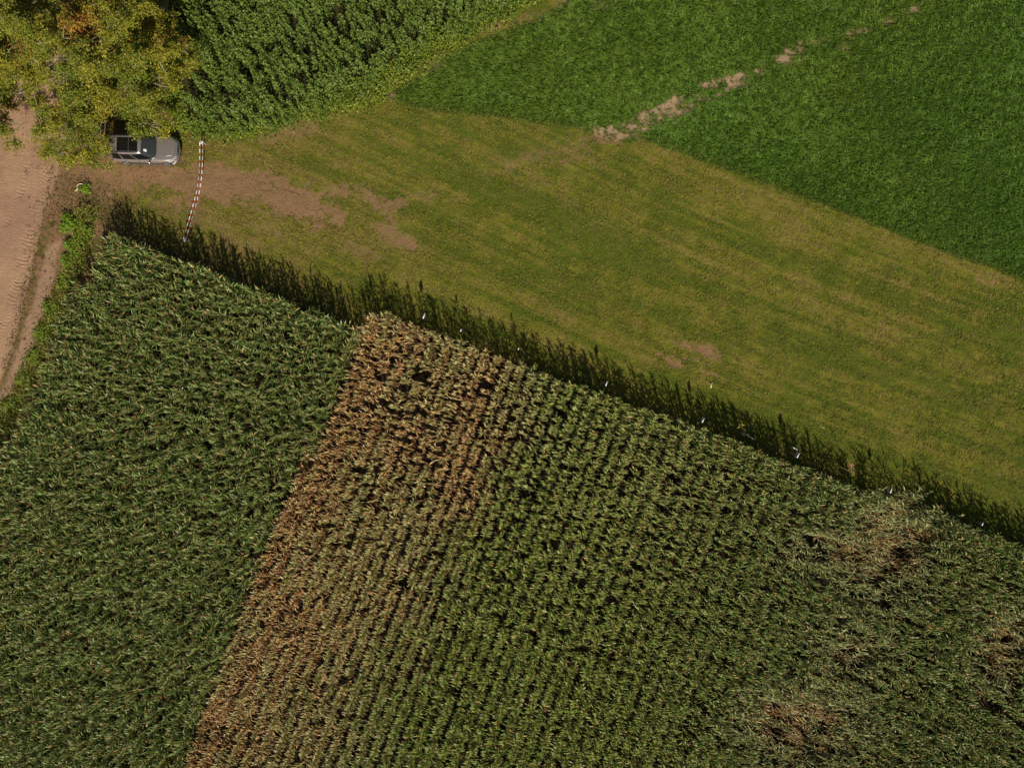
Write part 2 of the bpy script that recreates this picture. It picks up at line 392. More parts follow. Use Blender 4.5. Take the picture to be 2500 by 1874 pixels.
def build_ground():
    xs = np.concatenate([-np.geomspace(900, 41, 16), np.arange(-39.5, 39.5, .085), np.geomspace(41, 900, 16)])
    ys = np.concatenate([-np.geomspace(900, 32, 16), np.arange(-30.5, 31.5, .085), np.geomspace(33, 900, 16)])
    X, Y = np.meshgrid(xs, ys); px = PX(X); py = PY(Y)
    pxc = np.clip(px, -600, 3100); pyc = np.clip(py, -600, 2500)
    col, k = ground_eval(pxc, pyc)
    Z = (fbm(X * .6, Y * .6, 41, 3) - .5) * .10 + (fbm(X * 3.5, Y * 3.5, 42, 3) - .5) * .035 * (1 - .6 * k['road'])
    ph = np.zeros(X.shape); stg = np.zeros(X.shape)
    for pts, wd, am in TRACKS:
        d, al, sd = seg_dist(px, py, pts)
        f = am * sstep(wd + 3, wd - 4, d + (fbm(px / 20, py / 20, 50) - .5) * 8) * sstep(.3, .7, fbm(px / 35, py / 25, 51)) * .8
        m = f > stg
        ph = np.where(m, al / S * 2 * math.pi / .26 + np.abs(sd) * .13 + 5 * fbm(px / 24, py / 24, 55, 2), ph); stg = np.maximum(stg, f)
        Z -= f * .03
    Z = Z * sstep(60, 40, np.hypot(X * .7, Y))
    n, mcol = len(ys), len(xs)
    i = np.arange(n - 1)[:, None] * mcol + np.arange(mcol - 1)[None]
    F = np.stack([i, i + 1, i + 1 + mcol, i + mcol], -1).reshape(-1, 4)
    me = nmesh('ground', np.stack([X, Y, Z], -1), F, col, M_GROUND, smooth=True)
    a = me.attributes.new('tread', 'FLOAT_VECTOR', 'POINT')
    a.data.foreach_set('vector', np.stack([ph, stg, 0 * ph], -1).astype(np.float32).ravel())
    link('ground', me, kind='structure')
build_ground()

# ------------------------------------------------------------------ grass
def scatter(n_per_m2, x0, x1, y0, y1):
    n = int((x1 - x0) * (y1 - y0) * n_per_m2)
    return rng.uniform(x0, x1, n), rng.uniform(y0, y1, n)
XM, YM = 38.0, 29.0

def build_lush():
    x, y = scatter(430, WX(850), XM, WY(800), YM)
    px, py = PX(x), PY(y)
    s = poly_sdf(px, py, LUSH) + (fbm(px / 25, py / 25, 9) - .5) * 16
    m = s < 3; x, y, px, py, s = x[m], y[m], px[m], py[m], s[m]
    b = bare_mask(px, py)
    keep = rng.random(len(x)) > sstep(.25, .7, b) * .97
    x, y, px, py, s, b = [v[keep] for v in (x, y, px, py, s, b)]
    N = len(x)
    # wind-laid direction changes slowly over the crop
    az = -math.radians(150) + (fbm(x * .16, y * .16, 61, 2) - .5) * 1.4 + (fbm(x * 3.1, y * 3.1, 62, 2) - .5) * 2.8 + rng.normal(0, .7, N)
    hgt = .75 + .5 * fbm(x * .5, y * .5, 63, 2)
    edge = sstep(0, -25, s) * .5 + .5
    hgt = hgt * (.75 + .5 * stripe_noise(px, py, 67, -27, 500, 14))
    L = rng.uniform(.17, .36, N) * hgt * edge; Wd = rng.uniform(.014, .026, N)
    V = strips(np.stack([x, y, 0 * x], -1), az, rng.uniform(.1, .5, N), rng.uniform(1.2, 2.2, N), L, Wd * 1.3, [1, .95, .7, .12], roll=rng.normal(0, .5, N))
    big = fbm(x * .10, y * .10, 64, 3)
    right = sstep(2000, 2500, px)
    big = np.clip((big - .5) * 1.6 + .5 + (fbm(x * .45, y * .45, 66, 3) - .5) * .6, 0, 1)
    c = mix(srgb(94, 134, 32), srgb(118, 146, 40), big)
    c = mix(c, srgb(76, 134, 42), right * .4)
    c = mix(c, srgb(112, 120, 34), sstep(30, 0, -s) * .5)
    c = mix(c, srgb(142, 160, 80), (rng.random(N) < .2) * .7)
    c = mix(c, srgb(140, 122, 70), (rng.random(N) < .03 + .25 * sstep(.1, .4, b)) * .8)
    c = c * rng.uniform(.75, 1.25, (N, 1))
    Cv = np.broadcast_to(c[:, None, None, :], V.shape)
    me = nmesh('young_crop_grass', V, strip_faces(N, 3, 2), Cv, M_GRASS)
    link('young_crop_grass', me, label='lush dark green grassy crop filling the upper right field', cat='grass', kind='stuff')
build_lush()

def build_mown():
    x, y = scatter(520, -XM, XM, -16, YM)
    px, py = PX(x), PY(y)
    m = (poly_sdf(px, py, LUSH) > -3) & ~inside(px, py, ROAD) & ~inside(px, py, TALL)
    x, y, px, py = x[m], y[m], px[m], py[m]
    m = poly_sdf(px, py, CORN_POLY) > 0
    x, y, px, py = x[m], y[m], px[m], py[m]
    col, k = ground_eval(px, py)
    p = (1 - .93 * sstep(.15, .65, k['bare'])) * (1 - .85 * k['road']) * (1 - .75 * k['wst'])
    p *= .25 + .75 * sstep(.35, .6, fbm(x * 3.2, y * 3.2, 71, 2))
    p *= .35 + .65 * sstep(.38, .58, stripe_noise(px, py, 37, 21.5, 160, 7))
    m = rng.random(len(x)) < p
    x, y, px, py, col = x[m], y[m], px[m], py[m], col[m]; dry = k['dry'][m]
    N = len(x)
    L = rng.uniform(.06, .17, N); Wd = rng.uniform(.018, .034, N)
    V = strips(np.stack([x, y, 0 * x + .0], -1), rng.uniform(0, 6.28, N), rng.uniform(.1, .7, N), rng.uniform(.7, 1.9, N), L, Wd, [1, .8, .1], roll=rng.normal(0, .4, N))
    c = mix(srgb(110, 128, 32), srgb(152, 146, 54), np.clip(dry + rng.normal(0, .25, N), 0, 1))
    c = mix(c, srgb(164, 140, 96), (rng.random(N) < .07 + .28 * dry + .3 * sstep(.1, .5, k['bare'][m])) * .85)
    c = c * rng.uniform(.7, 1.25, (N, 1))
    me = nmesh('mown_grass', V, strip_faces(N, 2, 2), np.broadcast_to(c[:, None, None, :], V.shape), M_GRASS)
    link('mown_grass', me, label='short mown grass with yellow and straw coloured streaks beside the corn', cat='grass', kind='stuff')
build_mown()

# ------------------------------------------------------------------ corn
def blob(px, py, cx, cy, rx, ry, ang=0.0):
    a = math.radians(ang); dx = px - cx; dy = py - cy
    u = dx * math.cos(a) + dy * math.sin(a); v = -dx * math.sin(a) + dy * math.cos(a)
    return np.exp(-(u * u / rx / rx + v * v / ry / ry))
ROW_ANG = math.radians(90 - 21)          # rows run up and to the right
def split_x(py): return np.interp(py, [p[1] for p in SPLIT], [p[0] for p in SPLIT])

def corn_state(px, py):
    """dry 0..1, olive 0..1, lodged 0..1 at canopy pixels"""
    right = sstep(-6, 8, px - split_x(py) + (fbm(px / 20, py / 20, 80) - .5) * 18)
    a = ROW_ANG; v = px * math.sin(a) + py * math.cos(a); u = px * math.cos(a) - py * math.sin(a)
    nz = fbm(u / 110, v / 20, 81, 3); nz2 = fbm(px / 50, py / 50, 82, 3)
    e = px - split_x(py)
    fade = sstep(640, 380, e + (nz2 - .5) * 200 + np.maximum(0, py - 950) * .12)
    base = .40 * fade
    spots = (.75 * blob(px, py, 960, 830, 110, 60, 10) + .55 * blob(px, py, 860, 950, 90, 130, 15) + .8 * blob(px, py, 790, 1020, 55, 110, 15)
             + .75 * blob(px, py, 760, 1200, 80, 110, 25) + .6 * blob(px, py, 950, 1090, 80, 60, 0) + .65 * blob(px, py, 1190, 930, 40, 130, 20)
             + .5 * blob(px, py, 1170, 1120, 50, 130, 20) + .5 * blob(px, py, 1130, 1240, 60, 90, 10) + .7 * blob(px, py, 630, 1500, 60, 160, 20)
             + .6 * blob(px, py, 700, 1560, 110, 120, 20) + .55 * blob(px, py, 520, 1800, 90, 130, 20) + .5 * blob(px, py, 1000, 1600, 50, 170, 12)
             + .45 * blob(px, py, 1010, 1000, 120, 120, 0) + .22 * sstep(80, 10, np.abs(e - 30)))
    dry = right * np.clip(base + spots * (.25 + 1.9 * (nz - .3)) + (nz - .5) * .5 * fade, 0, .88)
    lod = (blob(px, py, 2190, 1340, 150, 95, 110) + blob(px, py, 1960, 1790, 150, 90, 0) + .9 * blob(px, py, 2470, 1600, 60, 110, 20)
           + .5 * blob(px, py, 2080, 1600, 120, 70, 20) + .5 * blob(px, py, 2000, 1350, 100, 60, 0))
    lod = np.clip(lod * (.7 + 1.3 * nz2) - .10, 0, 1) * right
    patchn = fbm(px / 24, py / 24, 84, 2)
    dry = np.maximum(dry, sstep(.45, .75, lod * .55 + (patchn - .38) * 1.1) * (lod > .12) * .85)
    olive = right * np.clip(fade * .9 + .25 * blob(px, py, 1600, 1150, 300, 250), 0, 1)
    yel = right * (1 - fade) * sstep(2000, 1400, px)
    return dry, olive, lod, right, yel

def place_corn():
    ca, sa = math.cos(ROW_ANG), math.sin(ROW_ANG)
    vs = np.arange(-60, 60, .86); us = np.arange(-60, 60, .16)
    U, Vv = np.meshgrid(us, vs)
    U = U + rng.normal(0, .05, U.shape); Vv = Vv + rng.normal(0, .03, Vv.shape)
    x = (U * ca + Vv * sa).ravel(); y = (U * sa - Vv * ca).ravel()
    # extra plants added in the outermost metre to make its shadow denser
    ex = rng.uniform(-XM, XM, 16000); ey = rng.uniform(-30, 15, 16000)
    es = poly_sdf(PX(ex), PY(ey), CORN_POLY); em = (es < -2) & (es > -26) & (rng.random(16000) < .95)
    x = np.append(x, ex[em]); y = np.append(y, ey[em])
    m = (np.abs(x) < XM) & (y > -30) & (y < 14); x, y = x[m], y[m]
    px, py = PX(x), PY(y)
    m = inside(px, py, CORN_POLY); x, y = x[m], y[m]
    z = 2.3; px, py = PX(x, z), PY(y, z)
    gap = (fbm(px / 16, py / 16, 88, 2) < .15)
    edge_in = poly_sdf(PX(x), PY(y), CORN_POLY) > -70
    dry, olive, lod, right, yel = corn_state(px, py)
    # the left block is sown closer, with no rows to be seen
    xj = x + np.where(right < .5, rng.uniform(-.22, .22, len(x)), 0); yj = y + np.where(right < .5, rng.uniform(-.12, .12, len(x)), 0)
    k = (rng.random(len(x)) < np.where(right < .5, .97, .86 - .12 * dry)) & ~(gap & (right > .5) & (rng.random(len(x)) < .8))
    k |= edge_in & (rng.random(len(x)) < .97)
    return [v[k] for v in (xj, yj, dry, olive, lod, right, yel, edge_in.astype(float))]

def corn_geometry(x, y, dry, olive, lod, right, yel, edge, cols=2):
    """returns straps, stalk and tassel accumulators for the given plants; all in world metres"""
    N = len(x)
    A = Acc(); T = Acc(); K = Acc()
    uu = x * math.cos(ROW_ANG) + y * math.sin(ROW_ANG); vv = x * math.sin(ROW_ANG) - y * math.cos(ROW_ANG)
    hgt = rng.uniform(2.1, 2.45, N) * (.80 + .40 * fbm(uu / .5, vv / .86, 86, 2)) * (1 - edge) + edge * rng.uniform(2.15, 2.4, N) * np.where(right < .5, 1.0, .97)
    tilt = np.clip(np.abs(rng.normal(0, .07, N)) + lod * rng.uniform(.5, 1.25, N), 0, 1.35)
    taz = np.where(lod > .15, rng.normal(.35, .5, N) + np.where(rng.random(N) < .3, math.pi, 0), rng.uniform(0, 6.28, N))
    tx, ty, tz = np.cos(taz) * np.sin(tilt), np.sin(taz) * np.sin(tilt), np.cos(tilt)
    plane = ROW_ANG - math.pi / 2 + rng.normal(0, .38, N) + np.where(right < .5, rng.uniform(-1.1, 1.1, N), 0)
    # leaf colour families (real leaf colours)
    green = mix(srgb(88, 106, 46), srgb(120, 136, 68), rng.random(N))
    green = mix(green, srgb(128, 142, 56), yel * .6)
    olv = mix(srgb(146, 146, 80), srgb(182, 170, 112), rng.random(N))
    body = mix(green, olv, olive * .85); body = mix(body, srgb(160, 158, 108), np.clip(lod * .9, 0, .5))
    for j in range(-4, 10):
        f = j / 9.0
        lowb = .50 - .22 * dry - .30 * edge; zz = hgt * (lowb + (.95 - lowb) * f)
        Lf = np.where(right < .5, .66 - .15 * f, .56 - .12 * f + .14 * lod) * rng.uniform(.75, 1.2, N) * np.where(right < .5, .94, 1.0) * (1 - .10 * dry - .06 * olive)
        Wf = (.078 - .016 * f) * (1.0 if j >= 0 else 1.15) * (1 + .3 * edge) * np.where(right < .5, .88, 1.0) * rng.uniform(.8, 1.2, N) * (1 - .42 * dry * (1 - f * .4)) * (1 - .35 * lod)
        az = plane + (j % 2) * math.pi + rng.normal(0, .38, N)
        a0 = rng.uniform(.2, .6, N) * (1 - .4 * f) + .3 * dry * (1 - f) + .35 * lod
        a1 = rng.uniform(1.5, 2.4, N) - .5 * f + dry * (1 - f) * .6
        bs = np.stack([x + tx * zz, y + ty * zz, tz * zz + .02], -1)
        sel = rng.random(N) < ((1 - .10 * dry) if j >= 0 else (.12 + .88 * edge + .3 * dry * (1 - edge)))
        V = strips(bs[sel], az[sel], a0[sel], a1[sel], Lf[sel], Wf[sel], [.55, 1, .95, .65, .08], roll=rng.normal(0, .35, sel.sum()), fold=.35, cols=cols)
        dl = np.clip(dry * 1.6 - f * 1.25 + .02 + rng.normal(0, .16, N), 0, 1)
        dl = np.maximum(dl, (rng.random(N) < .04 + .1 * (f < .3)) * .6)
        hue = rng.random(N)
        dcol = mix(srgb(196, 132, 78), srgb(208, 174, 118), hue); dcol = mix(dcol, srgb(150, 88, 50), (hue < .2) * .6)
        c = mix(body, dcol, dl) * rng.uniform(.75, 1.22, (N, 1))
        A.add(V, strip_faces(sel.sum(), 4, cols), np.broadcast_to(c[sel][:, None, None, :], V.shape))
    top = np.stack([x + tx * hgt, y + ty * hgt, tz * hgt], -1)
    tc = mix(srgb(140, 124, 72), srgb(172, 132, 96), rng.random(N))
    for j in range(6):
        az = rng.uniform(0, 6.28, N); L = rng.uniform(.18, .34, N)
        V = strips(top - np.array([0, 0, .12]), az, rng.uniform(.0, .35, N), rng.uniform(.6, 1.5, N), L, np.full(N, .022), [1, 1, .5], roll=rng.normal(0, .8, N))
        T.add(V, strip_faces(N, 2, 2), np.broadcast_to(tc[:, None, None, :], V.shape))
    sc = mix(srgb(96, 104, 50), srgb(150, 110, 64), dry)
    for rr in (0.0, 1.57):
        V = np.empty((N, 2, 2, 3)); w = .012
        for q, P in enumerate((np.stack([x, y, 0 * x], -1), top)):
            V[:, q, 0] = P - np.array([math.cos(rr), math.sin(rr), 0]) * w * (1.6 - .8 * q); V[:, q, 1] = P + np.array([math.cos(rr), math.sin(rr), 0]) * w * (1.6 - .8 * q)
        K.add(V, strip_faces(N, 1, 2), np.broadcast_to(sc[:, None, None, :], V.shape))
    return A, T, K

def build_corn():
    P = place_corn()
    x, y = P[0], P[1]
    d = np.hypot(x - 0.0, y - .0)
    order = np.argsort(d)
    hero = order[:300]; rest = order[300:]
    A, T, K = corn_geometry(*[v[rest] for v in P])
    F = Acc()
    for q in (A, T, K):
        for V_, F_, C_ in zip(q.V, q.F, q.C): pass
        F.V += q.V; F.C += q.C; F.F += [f + F.n for f in q.F]; F.n += q.n
    link('corn_field', F.mesh('corn_field', M_CORN), label='wide standing field of maize, green at left and right with a withered brown band', cat='corn field', kind='stuff')
    for i in hero:
        a = [v[i:i + 1] for v in P]; bx, by = float(a[0][0]), float(a[1][0])
        a[0] = a[0] - bx; a[1] = a[1] - by
        dry, ol = float(a[2][0]), float(a[3][0])
        if dry > .35: lab, g = 'withered corn plant with orange brown lower leaves near the middle of the picture', 'withered corn plants at the middle of the field edge'
        elif ol > .4: lab, g = 'pale olive corn plant with a tan tassel, in the middle of the field edge', 'olive corn plants at the middle of the field edge'
        else: lab, g = 'green corn plant right of the olive corn, in the middle of the field edge', 'green corn plants at the middle of the field edge'
        A, T, K = corn_geometry(*a, cols=3)
        r = link('corn_plant', None, label=lab, cat='corn plant', group=g, loc=(bx, by, 0))
        link('foliage', A.mesh('foliage', M_CORN), r); link('tassel', T.mesh('tassel', M_CORN), r); link('stalk', K.mesh('stalk', M_CORN), r)
build_corn()

# ------------------------------------------------------------------ tall broad-leaved herbs in rows
def herb_mesh(k):
    A = Acc(); h = 2.3
    n = 46
    f = np.sort(rng.random(n)); z = .5 + (h - .5) * f ** .8
    az = np.arange(n) * 2.4 + rng.normal(0, .3, n)
    r0 = rng.uniform(.02, .16, n) * (1.15 - f)
    P = np.stack([np.cos(az) * r0, np.sin(az) * r0, z], -1)
    L = rng.uniform(.16, .27, n) * (1.15 - .55 * f); Wd = L * rng.uniform(.5, .7, n)
    V, F = cards(P, az, rng.uniform(-.35, .7, n) - .4 * (f > .85), L, Wd)
    c = mix(srgb(86, 110, 38), srgb(128, 148, 62), rng.random(n) * .6 + .4 * f) * rng.uniform(.8, 1.2, (n, 1))
    A.add(V, F, np.repeat(c, 4, 0))
    return A
def herb_stem():
    V, F = tube([(0, 0, 0), (.01, .01, 1.2), (0, 0, 2.28)], [.014, .011, .005], 4)
    return V, F
def build_herbs():
    protos = [herb_mesh(k) for k in range(8)]
    meshes = [p.mesh('foliage', M_BROAD) for p in protos]
    sv, sf = herb_stem()
    stem = nmesh('stem', sv, sf, np.broadcast_to(srgb(110, 110, 60), sv.shape), M_BROAD)
    # rows almost parallel to the picture's upright
    x0, x1, y0, y1 = WX(330), WX(1450), WY(345), WY(-140)
    U, Vv = np.meshgrid(np.arange(float(x0) - 6, float(x1), .58), np.arange(float(y0), float(y1), .38))
    x = (U + rng.normal(0, .06, U.shape) + .12 * (Vv - float(y0))).ravel(); y = (Vv + rng.normal(0, .08, U.shape)).ravel()
    px, py = PX(x, 1.6), PY(y, 1.6)
    m = (poly_sdf(px, py, TALL) + (fbm(px / 30, py / 30, 90) - .5) * 26 < -9); x, y, px, py = x[m], y[m], px[m], py[m]
    thin = fbm(px / 30, py / 30, 91, 2)
    m = rng.random(len(x)) < np.where(thin < .36, .3, .94); x, y, px, py = x[m], y[m], px[m], py[m]
    s = poly_sdf(px, py, TALL)
    sc = rng.uniform(.75, 1.08, len(x)) * (.82 + .3 * fbm(x * .8, y * .8, 92, 2)) * (.55 + .45 * sstep(0, -50, s)); rot = rng.uniform(0, 6.28, len(x)); pk = rng.integers(0, 8, len(x))
    vis = (py > -25)
    order = np.argsort(np.hypot(x, y) + (~vis) * 1000)
    A = Acc()
    for n, i in enumerate(order):
        if n < 300:
            ppx, ppy = float(PX(x[i], 1.6)), float(PY(y[i], 1.6)); sd_ = float(s[i])
            if ppx < 620 and sd_ < -45: lab, g = 'tall leafy green plant close beside the autumn trees', 'tall leafy plants close to the trees'
            elif sd_ > -45 and ppx < 620: lab, g = 'leafy green plant on the outer edge of the block, above the barrier tape', 'leafy plants on the block edge near the tape'
            elif sd_ > -45: lab, g = 'leafy green plant on the outer edge of the block, facing the open grass', 'leafy plants on the block edge by the grass'
            else: lab, g = 'tall leafy green plant inside the block, away from the trees', 'tall leafy plants inside the block'
            r = link('leafy_plant', None, label=lab, cat='plant', group=g, loc=(x[i], y[i], 0), rot=(rng.normal(0, .06), rng.normal(0, .06), rot[i]))
            r.scale = (sc[i],) * 3
            link('foliage', meshes[pk[i]], r); link('stem', stem, r)
        else:
            p = protos[pk[i]]; c, s_ = math.cos(rot[i]), math.sin(rot[i])
            R = np.array([[c, -s_, 0], [s_, c, 0], [0, 0, 1]]) * sc[i]
            for V_, F_, C_ in zip(p.V, p.F, p.C): A.add(V_ @ R.T + [x[i], y[i], 0], F_, C_)
    if A.n: link('leafy_crop', A.mesh('leafy_crop', M_BROAD), label='dense block of leafy green plants along the top edge behind the nearer ones', cat='plants', kind='stuff')
build_herbs()

# ------------------------------------------------------------------ low weeds
def weed_stuff(name, label, x, y, z0, z1, c0, c1, L0, L1, per=1, mat=None):
    n = len(x); P = np.stack([x, y, rng.uniform(z0, z1, n)], -1)
    L = rng.uniform(L0, L1, n)
    V, F = cards(P, rng.uniform(0, 6.28, n), rng.uniform(-.7, .6, n), L, L * rng.uniform(.4, .65, n))
    t = np.clip(fbm(x * .9, y * .9, 95, 3) * 1.6 - .3 + rng.normal(0, .2, n), 0, 1)
    c = mix(c0, c1, t) * rng.uniform(.75, 1.2, (n, 1))
    return link(name, nmesh(name, V, F, np.repeat(c, 4, 0), mat or M_BROAD), label=label, cat='weeds', kind='stuff')
def build_weeds():
    # bright low growth along the foot of the tall plants
    x, y = scatter(260, WX(400), WX(1400), WY(380), WY(-100)); px, py = PX(x), PY(y)
    d = poly_sdf(px, py, TALL) + (fbm(px / 28, py / 28, 97) - .5) * 34
    m = (d > -26) & (d < 26 + 30 * sstep(600, 900, px)) & (rng.random(len(x)) < sstep(0, -34, d - 30 - 26 * sstep(600, 900, px)) * (1 - .8 * bare_mask(px, py)))
    weed_stuff('verge_weeds', 'low bright green weeds along the foot of the tall leafy plants', x[m], y[m], .02, .5, srgb(96, 124, 36), srgb(148, 160, 50), .08, .2)
    # undergrowth below the trees and beside the tall plants
    x, y = scatter(110, WX(-150), WX(470), WY(330), WY(-140)); px, py = PX(x), PY(y)
    m = (poly_sdf(px, py, ROAD) > 4) & (rng.random(len(x)) < .9) & ((px < 410) | (py < 160))
    m &= ~((px > 225) & (px < 470) & (py > 300))
    weed_stuff('tree_undergrowth', 'mixed undergrowth on the ground below the autumn trees', x[m], y[m], .02, .7, srgb(60, 78, 30), srgb(112, 84, 46), .07, .18)
    # sparse weeds on the corner by the road and dots in the sand
    x, y = scatter(150, WX(-60), WX(420), WY(1200), WY(400)); px, py = PX(x), PY(y)
    strip = [(132, 418), (118, 500), (90, 590), (72, 680), (55, 760), (30, 860), (15, 900)]
    d, _, _ = seg_dist(px, py, strip)
    a = sstep(16, 4, d + (fbm(px / 18, py / 18, 98) - .5) * 26) * .8
    corner = [(140, 420), (230, 440), (330, 500), (300, 560), (250, 560), (170, 600), (130, 560), (110, 520)]
    a = np.maximum(a, sstep(14, -14, poly_sdf(px, py, corner) + (fbm(px / 14, py / 14, 99) - .5) * 70) * .8)
    dots = (fbm(px / 7, py / 7, 96, 2) > .72) & (px > 60) & (px < 160)
    a = np.maximum(a, dots * .8)
    m = (rng.random(len(x)) < a) & (poly_sdf(px, py, CORN_POLY) > 0)
    weed_stuff('roadside_weeds', 'sparse brownish green weeds on the sand between the road and the corn', x[m], y[m], .0, .14, srgb(78, 82, 34), srgb(112, 92, 52), .05, .13)
    # yellow green herb band at the foot of the corn, road side
    x, y = scatter(330, WX(-200), WX(330), WY(1600), WY(480)); px, py = PX(x, .3), PY(y, .3)
    band = [(215, 520), (205, 560), (190, 620), (172, 690), (132, 755), (105, 830), (78, 905), (42, 975), (5, 1040), (-70, 1160)]
    d, _, _ = seg_dist(px, py, band)
    m = rng.random(len(x)) < sstep(32, 12, d + (fbm(px / 16, py / 16, 93) - .5) * 34) * .95
    weed_stuff('field_margin_weeds', 'yellow green weeds lining the foot of the corn beside the sandy road', x[m], y[m], .02, .6, srgb(96, 122, 32), srgb(146, 138, 54), .07, .17)
build_weeds()

def build_litter():
    x, y = scatter(9, WX(-60), WX(470), WY(520), WY(100)); px, py = PX(x), PY(y)
    m = (rng.random(len(x)) < sstep(170, 20, np.maximum(0, poly_sdf(px, py, [(0, 100), (60, 330), (300, 420), (430, 400), (440, 100)])) * 2.0))
    x, y = x[m], y[m]; n = len(x); L = rng.uniform(.06, .12, n)
    V, F = cards(np.stack([x, y, np.full(n, .05)], -1), rng.uniform(0, 6.28, n), rng.uniform(-.2, .2, n), L, L * .6)
    c = mix(srgb(170, 120, 50), srgb(120, 74, 44), rng.random(n))
    link('fallen_leaves', nmesh('fallen_leaves', V, F, np.repeat(c, 4, 0), M_TREE), label='brown and yellow leaves fallen on the sand around the car', cat='leaves', kind='stuff')
build_litter()

def build_shrubs():
    spots = [(212, 462, .45, 'small bright green bush beside the pale bent stick'), (172, 548, .8, 'bright green bush at the road corner of the corn field'),
             (203, 566, .85, 'broad green bush touching the corn corner'), (188, 606, .85, 'low green bush just below the one at the corner'),
             (170, 640, .6, 'leafy green bush on the sand side of the margin, left of the first corn plants'), (166, 690, .75, 'yellowish green bush where the margin bends down'),
             (126, 752, .6, 'small light green bush on the weedy margin'), (104, 812, .65, 'light green bush half way down the weedy margin'),
             (86, 872, .6, 'rounded yellow green bush low on the weedy margin'), (60, 925, .6, 'green bush at the lower weedy margin'),
             (24, 990, .65, 'lowest green bush at the left picture edge')]
    for px, py, r, lab in spots:
        n = int(900 * r * r); u = rng.normal(0, 1, (n, 3)); u /= np.linalg.norm(u, axis=1)[:, None]
        rad = rng.random(n) ** .4; P = u * rad[:, None] * np.array([r * .8, r * .8, r * .45])
        P *= (1 + .3 * np.sin(np.arctan2(P[:, 1], P[:, 0]) * 3 + px))[:, None]
        P[:, 2] = np.abs(P[:, 2]) + .12
        L = rng.uniform(.08, .17, n)
        V, F = cards(P, np.arctan2(P[:, 1], P[:, 0]) + rng.normal(0, .8, n), rng.uniform(-.3, .6, n), L, L * .65)
        c = mix(srgb(98, 138, 32), srgb(146, 172, 46), rng.random(n)) * rng.uniform(.75, 1.2, (n, 1))
        ro = link('bush', None, label=lab, cat='bush', group='bushes between the sandy road and the corn', loc=tuple(at(px, py)))
        link('foliage', nmesh('foliage', V, F, np.repeat(c, 4, 0), M_BROAD), ro)
        A = Acc()
        for k in range(5):
            a = k * 1.256 + rng.normal(0, .2); V, F = tube([(0, 0, 0), (math.cos(a) * r * .3, math.sin(a) * r * .3, r * .3), (math.cos(a) * r * .6, math.sin(a) * r * .6, r * .4)], [.02, .012, .004], 4)
            A.add(V, F, srgb(96, 76, 50))
        link('stem', A.mesh('stem', M_BARK), ro)
build_shrubs()

# ------------------------------------------------------------------ autumn trees
q1 = lambda pts: [(x / 3.53, y / 3.53) for x, y in pts]
CANOPY = q1([(-700, -500), (-700, 1150), (0, 1240), (60, 1290), (150, 1320), (225, 1240), (150, 1100), (130, 1000), (190, 900), (260, 960), (330, 1080), (250, 1120), (300, 1280), (370, 1395),
             (500, 1405), (570, 1440), (700, 1425), (850, 1470), (1020, 1440), (975, 1300), (915, 1180), (900, 1060), (960, 980), (1060, 1000), (1090, 1090), (1130, 1215), (1200, 1230), (1260, 1190),
             (1360, 1210), (1505, 1210), (1490, 1110), (1400, 1010), (1440, 860), (1590, 720), (1735, 560), (1730, 450), (1640, 330), (1600, 200), (1540, 60), (1600, -500)])
HOLES = q1([(60, 560), (160, 560), (130, 480), (30, 500)]), q1([(640, 1080), (700, 1080), (690, 1180), (640, 1170)]), q1([(1000, 560), (1080, 560), (1080, 680), (1010, 660)]), \
    q1([(930, 900), (1060, 930), (1060, 1090), (960, 1100)]), q1([(1500, 120), (1640, 100), (1640, 260), (1540, 300)]), q1([(330, 700), (560, 660), (520, 820), (380, 830)])
